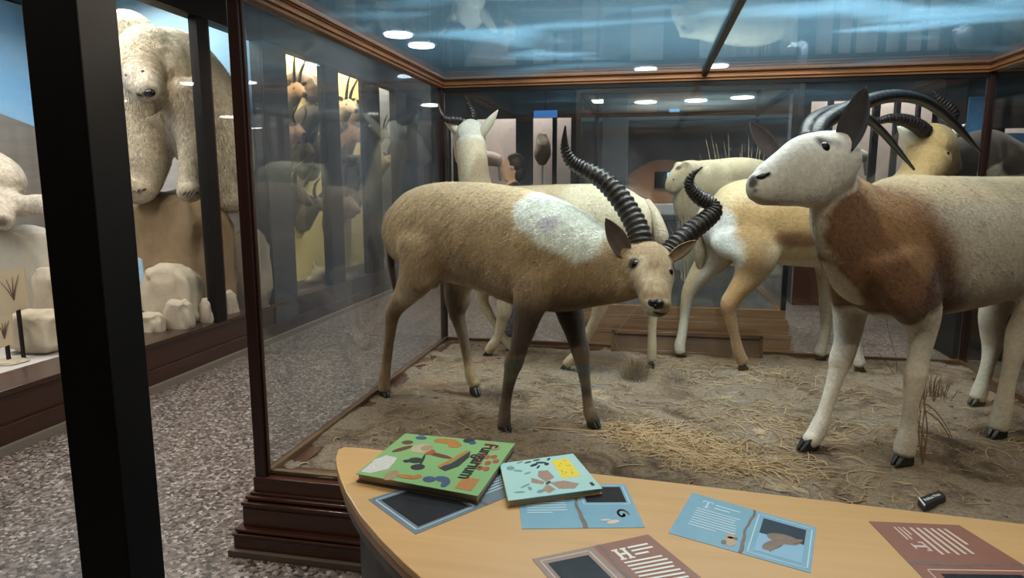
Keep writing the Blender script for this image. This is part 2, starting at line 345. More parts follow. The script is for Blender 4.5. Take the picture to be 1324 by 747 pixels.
# ================================================================== 1. ringed-horned antelope in front
FUR = fur_mat('short_fur'); FURS = fur_mat('streaked_fur', stretch=(1.0, 1.0, .28), amt=.38, scale=50, bstr=.7)
TAN = (.47, .335, .19); DTAN = (.30, .20, .105); BRN = (.085, .055, .038); CREAM = (.66, .56, .41); WHITE = (.78, .76, .70)
def front_antelope():
    D = V((.88, -.48, 0)); A = V((.48, .88, 0)); pl = plane(A, 2.62)
    c = pl(640, 310, 0); t = thing('antelope', 'tan antelope with twisted ringed horns and lowered head, whole, nearest the round-edged table', 'antelope', (c.x, c.y, GZ))
    torso = st_of(pl, [(520, 302, 0, 40, .7), (540, 300, 0, 55, .72), (568, 300, 0, 63, .75), (605, 303, 0, 67, .78), (640, 310, 0, 71, .8), (680, 322, 0, 75, .78), (715, 332, 0, 73, .75), (745, 339, 0, 66, .72), (772, 345, 0, 54, .72), (798, 350, 0, 44, .75), (818, 352, 0, 37, .8)])
    k = pl(818, 352, 0).y
    hs = V((1, .25, 0)).normalized()
    head = st_of(P3, [(826, 346, k+.03, 34, 1.0), (836, 344, k-.02, 33, 1.05), (842, 355, k-.09, 29, 1.08), (845, 370, k-.15, 23.5, 1.05), (847, 384, k-.19, 19.5, 1.05), (848.5, 396, k-.215, 16.5, 1.15), (848.5, 401, k-.225, 13.5, 1.15)])
    hd = k
    # brow, cheek
    legs = []
    def leg(rows, lat):
        r0, r1 = rows[0], rows[1]; rows = [(r0[0]*1.5-r1[0]*.5, r0[1]*1.5-r1[1]*.5, r0[2]-lat*.35, r0[3]*.62, r0[4] if len(r0) > 4 else 1), (r0[0], r0[1], r0[2]-lat*.2)+tuple(r0[3:])]+rows[1:]
        rows = [r if i < 4 else (r[0], r[1], r[2], r[3]*(.93 if i == 4 else .87))+tuple(r[4:]) for i, r in enumerate(rows)]
        legs.append((st_of(lambda x, y, z: pl(x, y, lat+z), rows), A))
    nf = [(702, 338, .02, 46, .5), (692, 372, 0, 32, .6), (684, 398, 0, 23, .8), (678, 425, 0, 17), (671, 450, 0, 13.5), (664, 470, 0, 14), (661, 482, 0, 11), (656, 505, 0, 8.5), (653, 526, 0, 8.5), (652, 540, 0, 10), (652, 549, 0, 9.5)]
    ff = [(728, 345, -.02, 40, .5), (732, 385, 0, 23, .7), (739, 410, 0, 18), (745, 435, 0, 14), (751, 455, 0, 14), (753, 468, 0, 11.5), (757, 495, 0, 8), (760, 520, 0, 8), (763, 533, 0, 10), (767, 544, 0, 9.5)]
    nh = [(552, 318, .02, 50, .55), (541, 350, 0, 34, .55), (527, 376, 0, 20, .7), (513, 396, 0, 12.5), (507, 408, 0, 11.5), (505, 425, 0, 8.5), (502, 450, 0, 7.3), (499, 475, 0, 7.5), (497, 490, 0, 9.2), (497, 503, 0, 9)]
    fh = [(592, 330, -.02, 44, .5), (593, 362, 0, 26, .6), (592, 385, 0, 18), (591, 405, 0, 12), (595, 420, 0, 10), (601, 445, 0, 7.5), (606, 470, 0, 7.5), (609, 485, 0, 9), (614, 497, 0, 9)]
    leg(nf, -.16); leg(ff, .17); leg(nh, -.19); leg(fh, .18)
    tubes = [(torso, A)]+[(head, hs)]+legs
    q = lambda x, y, lat=0: list(pl(x, y, lat)); h = lambda x, y, d: tuple(P3(x, y, hd+d))
    paint = [
        (q(530, 290), q(760, 330), .14, .16, TAN, 1), (q(540, 250), q(690, 252), .13, .14, (.56, .42, .25)),
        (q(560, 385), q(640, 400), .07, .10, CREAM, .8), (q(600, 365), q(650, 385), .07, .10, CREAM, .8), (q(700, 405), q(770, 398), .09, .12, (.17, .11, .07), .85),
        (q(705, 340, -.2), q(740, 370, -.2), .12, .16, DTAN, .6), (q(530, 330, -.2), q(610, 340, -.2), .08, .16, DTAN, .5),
        (q(715, 268, -.02), q(762, 300, -.06), .125, .05, (.74, .78, .70)), (q(722, 270, -.1), q(775, 308, -.1), .06, .05, (.74, .78, .70)),
        (q(698, 288, -.2), q(702, 290, -.2), .035, .04, (.42, .38, .47), .8),
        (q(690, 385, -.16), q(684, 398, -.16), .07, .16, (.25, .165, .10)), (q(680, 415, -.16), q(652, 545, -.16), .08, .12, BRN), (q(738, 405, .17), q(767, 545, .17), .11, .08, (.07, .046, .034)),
        (q(655, 525, -.16), q(652, 538, -.16), .04, .05, (.16, .11, .08)), (q(760, 520, .17), q(762, 532, .17), .04, .04, (.20, .14, .09)),
        (q(592, 385, .18), q(602, 450, .18), .07, .1, (.15, .10, .065), .9), (q(517, 392, -.19), q(500, 460, -.19), .045, .08, (.22, .15, .09), .8), (q(552, 372, -.16), q(558, 366, -.1), .02, .02, (.03, .02, .02)),
        # head
        (h(800, 335, 0), h(835, 330, 0), .1, .08, (.42, .30, .17)), (h(828, 345, -.12), h(846, 370, -.2), .05, .04, (.62, .50, .34)), (h(815, 370, -.05), h(835, 385, -.15), .055, .05, (.58, .43, .26)),
        (h(838, 328, -.05), h(846, 345, -.16), .025, .03, (.30, .20, .11)), (h(843, 400, -.25), h(836, 402, -.15), .035, .03, (.78, .72, .62)), (h(832, 362, -.2), h(838, 372, -.22), .02, .03, (.66, .55, .40), .8), (h(833, 383, -.2), h(830, 392, -.16), .02, .03, (.75, .66, .52)),
        (h(848, 391, -.29), h(852, 393, -.26), .021, .012, (.012, .010, .012)), (h(841, 404, -.27), h(858, 406, -.24), .008, .008, (.03, .02, .02)),
        (h(816, 339, -.13), h(825, 343, -.13), .024, .018, (.07, .048, .035)), (h(868, 347, -.1), h(869, 355, -.1), .022, .016, (.07, .048, .035)),
    ]
    balls = [(P3(560, 365, pl(560, 365, 0).y-.03), .045), (P3(821, 341, hd-.1), .034), (P3(863, 350, hd-.06), .03), (P3(848, 392, hd-.235), (.055, .035, .03)), (P3(846, 399, hd-.215), (.042, .03, .022))]
    bo, bv = fuse('body', tubes, balls, t, (.40, .285, .165), paint, FURS, .0065, trunk=torso[1:-2], lat=(A, .25))
    coat_hair(bo, torso, D, 60000, .004, .017)
    eye_on(bv, 820, 341, .021, t); eye_on(bv, 868, 351, .019, t)
    # shiny nose pads with nostrils
    p, n = surf(bv, 848, 393)
    if p: MB().ball(p+V((-.013, .010, .003)), (.020, .014, .017)).ball(p+V((.014, .009, .001)), (.018, .014, .016)).ball(p+V((.0, .008, -.010)), (.013, .012, .013)).build('nose', mat('wet_nose', (.012, .011, .014), .25), t, True)
    eo, ei = ear_mats((.42, .31, .19), (.10, .07, .06)); eo2, ei2 = ear_mats((.55, .43, .28), (.36, .26, .18))
    e0 = surf(bv, 811, 331)[0]; ear(e0+V((0, .01, 0)), P3(783, 282, e0.y+.03), V((.25, -1, .1)), .046, t, eo, ei, cup=.5)
    e0 = (surf(bv, 866, 336)[0] or P3(866, 335, hd+.03)); ear(e0+V((0, .02, 0)), P3(901, 311, e0.y+.06), V((-.1, -1, -.6)), .034, t, eo2, ei2)
    horn(P3, [(829, 322, hd+.0, 14), (826, 300, hd+.03, 13.5), (814, 275, hd+.08, 13), (797, 250, hd+.13, 12.5), (777, 231, hd+.17, 11), (755, 219, hd+.19, 9.5), (739, 209, hd+.18, 8), (731, 194, hd+.16, 6), (730, 178, hd+.14, 3.6), (731, 163, hd+.13, 1)], t, 34, .34, .78)
    horn(P3, [(866, 327, hd+.02, 13), (878, 313, hd+.05, 12.5), (896, 297, hd+.10, 12), (913, 284, hd+.14, 11), (923, 273, hd+.17, 10), (918, 263, hd+.19, 9), (905, 256, hd+.17, 8.5), (895, 246, hd+.14, 7.5), (891, 236, hd+.12, 6), (896, 225, hd+.11, 4), (908, 216, hd+.11, 1)], t, 34, .34, .85)
    for r, lat, tw in ((nf, -.16, .1), (ff, .17, 0), (nh, -.19, .3), (fh, .18, 0)):
        p = pl(r[-1][0], r[-1][1], lat); hoof((p.x, p.y, GZ-.002), D+A*(-.35), .062, t, .03)
    for r, lat in ((nf, -.16), (ff, .17), (nh, -.19), (fh, .18)):
        p = pl(r[-2][0], r[-2][1], lat)-D*.03; MB().ball(p, (.011, .009, .016)).build('dewclaw', HOOF, t, True)
    # tail hanging behind the thigh
    MB().tube(st_of(lambda x, y, z: pl(x, y, z), [(512, 292, 0, 7), (505, 330, .02, 5), (510, 365, .05, 4), (516, 385, .08, 5), (514, 398, .08, 2)]), A, 10, 4).build('tail', mat('dark_tail_hair', (.07, .045, .03), .8, bump=(80, .6)), t, True)
    return t
front_antelope()

# ================================================================== 2. oryx at the right
def oryx():
    D = V((-.78, -.63, 0)).normalized(); A = V((-.63, .78, 0)).normalized(); pl = plane(A, 1.86)
    c = pl(1180, 320, 0); t = thing('oryx', 'big white-bodied oryx with rust-brown neck and chest, raised white face and curved horns', 'oryx', (c.x, c.y, GZ))
    torso = st_of(pl, [(1102, 335, 0, 58, .62), (1125, 326, 0, 82, .66), (1158, 321, 0, 94, .68), (1200, 319, 0, 91, .72), (1250, 315, 0, 86, .76), (1300, 309, 0, 80, .76), (1345, 303, 0, 74, .72), (1385, 300, 0, 64, .7), (1415, 302, 0, 46, .65)])
    neck = st_of(pl, [(1132, 318, 0, 82, .55), (1106, 300, 0, 70, .5), (1087, 272, -.01, 56, .5), (1077, 246, -.02, 43, .5), (1075, 222, -.04, 35, .55), (1074, 205, -.06, 30, .6)])
    b = pl(1078, 210, -.05).y; hs = V((.62, -.78, 0))
    HS = V((.5, -.86, .0)).normalized()
    head = st_of(P3, [(1090, 200, b+.03, 34, .72), (1074, 209, b+.00, 42, .72), (1055, 218, b-.04, 47, .66), (1036, 223, b-.085, 46, .62), (1016, 230, b-.13, 38, .62), (999, 236, b-.17, 31, .66), (985, 241, b-.205, 25, .72), (977, 242, b-.222, 19, .75)])
    legs = []
    def leg(rows, lat):
        r0, r1 = rows[0], rows[1]; rows = [(r0[0]*1.5-r1[0]*.5, r0[1]*1.5-r1[1]*.5, r0[2]-lat*.35, r0[3]*.62, r0[4] if len(r0) > 4 else 1), (r0[0], r0[1], r0[2]-lat*.2)+tuple(r0[3:])]+rows[1:]
        rows = [r if i < 4 else (r[0], r[1], r[2], r[3]*(.93 if i == 4 else .87))+tuple(r[4:]) for i, r in enumerate(rows)]
        legs.append((st_of(lambda x, y, z: pl(x, y, lat+z), rows), A))
    nf = [(1160, 330, .03, 70, .5), (1178, 375, 0, 44, .6), (1190, 405, 0, 30, .8), (1192, 432, 0, 19), (1188, 462, 0, 15.5), (1184, 482, 0, 16), (1182, 496, 0, 14.5), (1178, 520, 0, 11), (1175, 548, 0, 11), (1172, 568, 0, 14.5), (1169, 584, 0, 15)]
    ff = [(1105, 345, -.03, 46, .5), (1100, 385, 0, 29, .7), (1098, 415, 0, 20), (1095, 440, 0, 17), (1087, 466, 0, 16.5), (1083, 480, 0, 13), (1075, 505, 0, 10.5), (1067, 530, 0, 10), (1061, 548, 0, 12.5), (1053, 563, 0, 12.5), (1046, 571, 0, 12)]
    nh = [(1372, 320, .04, 74, .5), (1362, 360, 0, 56, .5), (1340, 398, 0, 32, .6), (1322, 430, 0, 20), (1313, 452, 0, 15), (1306, 480, 0, 11), (1300, 510, 0, 11), (1296, 532, 0, 13.5), (1291, 552, 0, 13)]
    fh = [(1318, 330, -.04, 60, .5), (1300, 372, 0, 38, .5), (1285, 402, 0, 22, .7), (1283, 428, 0, 15), (1283, 445, 0, 13.5), (1278, 468, 0, 9.5), (1272, 490, 0, 9.5), (1268, 503, 0, 11), (1264, 514, 0, 11)]
    leg(nf, -.155); leg(ff, .155); leg(nh, -.165); leg(fh, .165)
    q = lambda x, y, lat=0: list(pl(x, y, lat)); h = lambda x, y, d: tuple(P3(x, y, b+d))
    OW = (.64, .57, .455); RUST = (.235, .115, .052); DR = (.10, .048, .027)
    paint = [
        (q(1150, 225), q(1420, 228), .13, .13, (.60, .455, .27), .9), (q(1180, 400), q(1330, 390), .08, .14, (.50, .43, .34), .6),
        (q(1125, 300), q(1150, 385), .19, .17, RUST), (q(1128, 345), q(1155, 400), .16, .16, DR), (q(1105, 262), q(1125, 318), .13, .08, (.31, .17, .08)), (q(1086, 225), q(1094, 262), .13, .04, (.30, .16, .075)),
        (q(1098, 195), q(1106, 215), .075, .06, (.45, .26, .10)), (q(1112, 238, -.05), q(1150, 262, -.12), .05, .08, (.52, .36, .18), .6),
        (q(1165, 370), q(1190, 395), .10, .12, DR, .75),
        (q(1078, 285), q(1108, 372), .115, .03, (.20, .10, .05)), (q(1044, 278), q(1062, 345), .014, .02, OW), (q(1064, 345), q(1112, 404), .020, .02, OW), (q(1200, 408), q(1320, 398), .05, .12, (.42, .30, .21), .6),  # last stroke: brown-pink belly shading painted into the coat
        (q(1192, 428, -.155), q(1172, 580, -.155), .12, .06, (.66, .58, .47)), (q(1098, 415, .155), q(1050, 570, .155), .11, .06, (.70, .65, .56)),
        (q(1184, 484, -.22), q(1186, 490, -.22), .03, .05, (.40, .30, .22), .6), (q(1093, 452, .1), q(1086, 468, .1), .03, .05, (.35, .26, .19), .6),
        # head white with pale grey shading of the coat
        (h(1078, 205, 0), h(985, 240, -.2), .145, .03, (.72, .71, .67)), (h(1040, 276, -.03), h(1078, 258, .02), .03, .04, (.55, .50, .44), .5),
        (h(1088, 240, .02), h(1098, 205, .05), .035, .04, (.42, .26, .12)),
        (h(1058, 187, -.1), h(1078, 191, -.06), .028, .022, (.06, .05, .045)), (h(1063, 196, -.1), h(1050, 210, -.12), .02, .035, (.45, .42, .40), .5),
        (h(973, 231, -.27), h(995, 224, -.25), .013, .012, (.02, .017, .018)), (h(971, 228, -.25), h(973, 236, -.25), .018, .014, (.10, .09, .09)),
        (h(974, 247, -.26), h(1018, 243, -.17), .0065, .007, (.10, .07, .06)), (h(975, 252, -.24), h(1000, 266, -.2), .018, .02, (.56, .50, .46)),
    ]
    balls = [(P3(1066, 189, b-.055), .04), (P3(983, 233, b-.215), (.04, .035, .028)), (P3(984, 252, b-.2), (.042, .035, .024)), (P3(1048, 252, b-.05), (.07, .05, .055))]
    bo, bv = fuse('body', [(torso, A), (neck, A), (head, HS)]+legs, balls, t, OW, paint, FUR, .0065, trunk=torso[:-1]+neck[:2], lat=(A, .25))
    coat_hair(bo, torso+neck[1:3], D, 60000, .0035, .013)
    eye_on(bv, 1068, 189, .024, t, (P3(1040, 215, b-.07), HS))
    p, n = surf(bv, 988, 228)
    if p: MB().tube([(p+V((-.030, .010, -.010)), .010), (p+V((-.010, .002, -.002)), .013), (p+V((.016, .006, .012)), .006)], V((0, 1, 0)), 12, 5).build('nose', mat('wet_nose', (.012, .011, .014), .25), t, True)
    eo, ei = ear_mats((.30, .27, .25), (.045, .04, .045)); eo2, ei2 = ear_mats((.62, .57, .5), (.12, .10, .11))
    e0 = surf(bv, 1093, 190)[0]; ear(e0+V((0, .015, -.01)), P3(1119, 111, e0.y+.05), V((-.45, -1, -.1)), .056, t, eo, ei, cup=.45)
    ear(P3(1006, 203, b+.06), P3(970, 157, b+.1), V((.2, -1, -.05)), .040, t, eo2, ei2, cup=.45)
    horn(P3, [(1056, 178, b+.02, 9.5), (1062, 162, b+.09, 10), (1080, 149, b+.2, 10), (1105, 138, b+.32, 10), (1135, 127, b+.45, 8.3), (1165, 124, b+.56, 7.8), (1195, 131, b+.66, 7), (1222, 149, b+.74, 6), (1245, 172, b+.8, 4.5), (1267, 196, b+.86, 1.5)], t, 46, .16, .5)
    horn(P3, [(1042, 178, b+.05, 9), (1048, 160, b+.13, 9.5), (1066, 148, b+.25, 9), (1090, 143, b+.38, 8.5), (1115, 149, b+.5, 6), (1140, 170, b+.62, 5), (1160, 193, b+.72, 3.8), (1182, 219, b+.8, 1.5)], t, 46, .16, .5)
    for r, lat in ((nf, -.155), (ff, .155), (nh, -.165), (fh, .165)):
        p = pl(r[-1][0], r[-1][1], lat); hoof((p.x, p.y, GZ-.002), D+A*(.1), .066, t, .036)
        p = pl(r[-2][0], r[-2][1], lat)-D*.035; MB().ball(p, (.013, .011, .016)).build('dewclaw', HOOF, t, True)
    MB().tube(st_of(pl, [(1425, 262, 0, 12), (1455, 300, 0, 9), (1462, 350, 0, 8), (1462, 400, 0, 14), (1460, 440, 0, 16), (1458, 470, 0, 3)]), A, 10, 4).build('tail', mat('dark_tail_hair', (.07, .045, .03), .8, bump=(80, .6)), t, True)
oryx()

# ================================================================== 3. pale antelope behind the first, facing away
def back_antelope():
    D = V((-.96, .29, 0)); A = V((.29, .96, 0)); pl = plane(A, 4.19)
    c = pl(720, 300, 0); t = thing('antelope', 'pale cream antelope with thin black horns seen from behind, standing behind the tan one', 'antelope', (c.x, c.y, GZ))
    torso = st_of(pl, [(826, 292, 0, 38, .7), (808, 292, 0, 50, .75), (780, 294, 0, 56, .75), (735, 297, 0, 59, .78), (690, 299, 0, 59, .78), (650, 297, 0, 55, .7), (628, 292, 0, 42, .65)])
    y0 = pl(615, 240, 0).y
    neck = st_of(P3, [(640, 290, y0-.02, 46, .6), (622, 262, y0, 34, .7), (614, 235, y0+.02, 26, .8), (611, 210, y0+.05, 22, .9), (609, 188, y0+.10, 20, 1)])
    head = st_of(P3, [(609, 172, y0+.10, 19, 1), (607, 178, y0+.18, 21, 1.0), (604, 188, y0+.26, 18, 1), (600, 200, y0+.34, 13, 1), (598, 206, y0+.38, 10, 1)])
    q = lambda x, y, lat=0: list(pl(x, y, lat))
    legs = []
    def leg(rows, lat):
        r0, r1 = rows[0], rows[1]; rows = [(r0[0]*1.5-r1[0]*.5, r0[1]*1.5-r1[1]*.5, r0[2]-lat*.35, r0[3]*.62, r0[4] if len(r0) > 4 else 1), (r0[0], r0[1], r0[2]-lat*.2)+tuple(r0[3:])]+rows[1:]
        rows = [r if i < 4 else (r[0], r[1], r[2], r[3]*(.93 if i == 4 else .87))+tuple(r[4:]) for i, r in enumerate(rows)]
        legs.append((st_of(lambda x, y, z: pl(x, y, lat+z), rows), A))
    nf = [(660, 320, .02, 34, .5), (655, 350, 0, 20), (654, 380, 0, 12), (652, 402, 0, 11), (649, 415, 0, 9), (644, 435, 0, 6.5), (638, 445, 0, 8), (632, 453, 0, 7)]
    ff = [(640, 330, -.02, 26, .5), (626, 365, 0, 12), (624, 388, 0, 8), (634, 408, 0, 6), (644, 425, 0, 5), (654, 440, 0, 6.5), (662, 450, 0, 6)]
    nh = [(795, 320, .03, 42, .5), (785, 355, 0, 26, .6), (779, 378, 0, 16), (775, 398, 0, 11), (770, 412, 0, 8.5), (758, 436, 0, 6.8), (748, 455, 0, 7.5), (738, 466, 0, 8), (733, 470, 0, 7)]
    fh = [(825, 318, -.03, 34, .5), (838, 352, 0, 20, .6), (845, 380, 0, 10), (844, 400, 0, 8.5), (843, 425, 0, 6.3), (843, 450, 0, 7), (842, 464, 0, 6.5)]
    leg(nf, -.10); leg(ff, .12); leg(nh, -.15); leg(fh, .13)
    paint = [(q(640, 242), q(770, 240), .12, .12, (.50, .39, .24)), (q(755, 250), q(820, 270), .10, .14, (.60, .52, .37)), (q(700, 335), q(780, 340), .1, .12, (.74, .70, .62)), (tuple(P3(614, 225, y0)), tuple(P3(612, 250, y0)), .14, .1, (.36, .26, .16)),
             (tuple(P3(605, 190, y0-.08)), tuple(P3(598, 235, y0-.08)), .06, .06, (.56, .47, .33)), (tuple(P3(608, 170, y0+.1)), tuple(P3(602, 195, y0+.35)), .12, .06, (.72, .68, .58))]
    bo, bv = fuse('body', [(torso, A), (neck, V((1, .2, 0))), (head, V((1, 0, 0)))]+legs, [], t, (.60, .50, .35), paint, FUR, .008, trunk=torso, lat=(A, .25), iters=35)
    coat_hair(bo, torso, D, 25000, .004, .013)
    eye_on(bv, 628, 181, .014, t)
    eo, ei = ear_mats((.72, .66, .52), (.5, .42, .3))
    ear(P3(619, 178, y0+.1), P3(644, 142, y0+.06), V((-.2, 1, .1)), .036, t, eo, ei)
    ear(P3(598, 178, y0+.1), P3(571, 148, y0+.06), V((.2, 1, .1)), .036, t, eo, ei)
    horn(P3, [(603, 163, y0+.12, 6), (598, 157, y0+.10, 5.5), (588, 154.5, y0+.06, 5), (577, 154, y0+.02, 4.2), (570, 147, y0+.0, 3), (567, 134, y0+.0, 1)], t, 12, .2, .7)
    horn(P3, [(612, 163, y0+.14, 5.5), (611, 150, y0+.2, 5), (607, 138, y0+.24, 4), (602, 124, y0+.27, 1.2)], t, 12, .2, .7)
    for r, lat in ((nf, -.10), (ff, .12), (nh, -.15), (fh, .13)):
        p = pl(r[-1][0], r[-1][1], lat); hoof((p.x, p.y, GZ-.002), D+A*(-.2), .05, t, .026)
    MB().tube(st_of(pl, [(836, 262, 0, 6), (846, 275, -.02, 6), (852, 292, -.03, 8), (856, 310, -.03, 9), (857, 328, -.03, 2)]), A, 10, 4).build('tail', mat('pale_tail_hair', (.62, .54, .40), .8, noise=(30, .9, (.35, .27, .18), (1, 1, .1)), bump=(80, .8)), t, True)
back_antelope()

# ================================================================== 4. tan antelope behind the oryx
def rear_tan():
    D = V((.99, .13, 0)); A = V((-.13, .99, 0)); pl = plane(A, 4.6)
    c = pl(1010, 290, 0); t = thing('antelope', 'orange-tan antelope with white rump, its hindquarters left of the oryx and its ringed horns above', 'antelope', (c.x, c.y, GZ))
    torso = st_of(pl, [(925, 290, 0, 34, .7), (940, 288, 0, 48, .75), (968, 285, 0, 54, .78), (1005, 286, 0, 56, .78), (1050, 289, 0, 57, .78), (1090, 290, 0, 56, .76), (1122, 286, 0, 50, .7), (1140, 282, 0, 40, .65)])
    y0 = pl(1190, 220, 0).y-.05
    neck = st_of(P3, [(1125, 282, y0, 46, .6), (1150, 262, y0, 37, .65), (1174, 242, y0+.02, 31, .7), (1192, 222, y0+.04, 29, .85), (1200, 205, y0+.06, 28, 1)])
    head = st_of(P3, [(1200, 186, y0+.05, 27, 1), (1207, 190, y0+.12, 28, 1), (1216, 200, y0+.18, 22, 1), (1226, 211, y0+.25, 15, 1), (1232, 217, y0+.29, 11, 1)])
    legs = []
    def leg(rows, lat):
        r0, r1 = rows[0], rows[1]; rows = [(r0[0]*1.5-r1[0]*.5, r0[1]*1.5-r1[1]*.5, r0[2]-lat*.35, r0[3]*.62, r0[4] if len(r0) > 4 else 1), (r0[0], r0[1], r0[2]-lat*.2)+tuple(r0[3:])]+rows[1:]
        rows = [r if i < 4 else (r[0], r[1], r[2], r[3]*(.93 if i == 4 else .87))+tuple(r[4:]) for i, r in enumerate(rows)]
        legs.append((st_of(lambda x, y, z: pl(x, y, lat+z), rows), A))
    nh = [(962, 300, .03, 46, .5), (975, 330, 0, 34, .55), (968, 356, 0, 20, .7), (952, 378, 0, 13.5), (943, 393, 0, 13), (944, 410, 0, 9.5), (950, 435, 0, 7.5), (955, 455, 0, 8.5), (960, 467, 0, 9)]
    fh = [(940, 300, -.03, 40, .5), (925, 330, 0, 24, .6), (907, 352, 0, 15), (893, 373, 0, 11), (888, 390, 0, 9), (885, 410, 0, 7), (882, 432, 0, 7), (879, 446, 0, 8), (879, 454, 0, 8)]
    nf = [(1100, 310, .02, 40, .5), (1102, 350, 0, 24), (1105, 385, 0, 13), (1106, 410, 0, 11), (1107, 435, 0, 8), (1108, 455, 0, 8), (1111, 470, 0, 9)]
    ff = [(1078, 310, -.02, 34, .5), (1074, 350, 0, 19), (1071, 378, 0, 12), (1070, 395, 0, 11), (1068, 420, 0, 8), (1064, 443, 0, 8), (1060, 456, 0, 9)]
    leg(nh, -.17); leg(fh, .17); leg(nf, -.15); leg(ff, .15)
    q = lambda x, y, lat=0: list(pl(x, y, lat))
    OR = (.50, .315, .135)
    paint = [(q(950, 250), q(1130, 250), .13, .12, (.62, .48, .28)), (q(960, 290, -.2), q(1040, 290, -.2), .13, .12, OR), (q(975, 330, -.17), q(942, 395, -.17), .08, .1, (.42, .25, .11)), (q(1015, 310, -.25), q(1060, 312, -.25), .05, .06, (.24, .12, .05)),
             (q(1000, 345), q(1120, 345), .06, .05, (.70, .62, .49)), (q(915, 285, .1), q(925, 325, .1), .12, .07, (.74, .73, .67)), (q(925, 330, .17), q(880, 450, .17), .08, .05, (.70, .66, .57)),  # whitish rump patch: soft glass reflection painted into the coat
             (q(1102, 350, -.15), q(1110, 465, -.15), .07, .05, (.68, .62, .52)), (q(1074, 350, .15), q(1060, 455, .15), .07, .05, (.68, .62, .52)), (q(945, 405, -.17), q(958, 460, -.17), .05, .06, (.33, .21, .11)),
             (tuple(P3(1200, 180, y0)), tuple(P3(1195, 235, y0)), .15, .08, (.50, .33, .14)), (tuple(P3(1228, 208, y0+.2)), tuple(P3(1234, 220, y0+.28)), .06, .05, (.30, .2, .14))]
    bo, bv = fuse('body', [(torso, A), (neck, V((1, .2, 0))), (head, V((.9, -.4, 0)))]+legs, [], t, (.58, .45, .27), paint, FUR, .008, trunk=torso[1:], lat=(A, .25), iters=35)
    coat_hair(bo, torso, D, 25000, .004, .013)
    eye_on(bv, 1226, 198, .014, t)
    eo, ei = ear_mats((.74, .70, .58), (.5, .42, .3))
    ear(P3(1187, 187, y0+.04), P3(1160, 163, y0+.0), V((.2, 1, .1)), .042, t, eo, ei)
    ear(P3(1216, 187, y0+.08), P3(1248, 160, y0+.05), V((-.2, 1, .1)), .036, t, eo, ei)
    horn(P3, [(1200, 178, y0+.04, 8.5), (1195, 169, y0+.0, 8.5), (1182, 160, y0-.06, 8), (1166, 154.5, y0-.12, 6.8), (1150, 153, y0-.18, 5.2), (1135, 156, y0-.22, 4), (1124, 150, y0-.24, 1.5)], t, 26, .34, .9)
    horn(P3, [(1212, 178, y0+.08, 8), (1220, 167, y0+.1, 8), (1229, 155, y0+.1, 7), (1232, 145, y0+.08, 6.5), (1223, 135, y0+.06, 6), (1213, 126, y0+.04, 4), (1206, 117, y0+.03, 1.2)], t, 22, .34, .9)
    for r, lat in ((nh, -.17), (fh, .17), (nf, -.15), (ff, .15)):
        p = pl(r[-1][0], r[-1][1], lat); hoof((p.x, p.y, GZ-.002), D+A*(-.25), .055, t, .028)
    MB().tube(st_of(pl, [(918, 262, 0, 6), (905, 280, 0, 5), (903, 305, .05, 5), (905, 330, .1, 8), (906, 350, .12, 3)]), A, 10, 4).build('tail', MATS['pale_tail_hair'], t, True)
rear_tan()

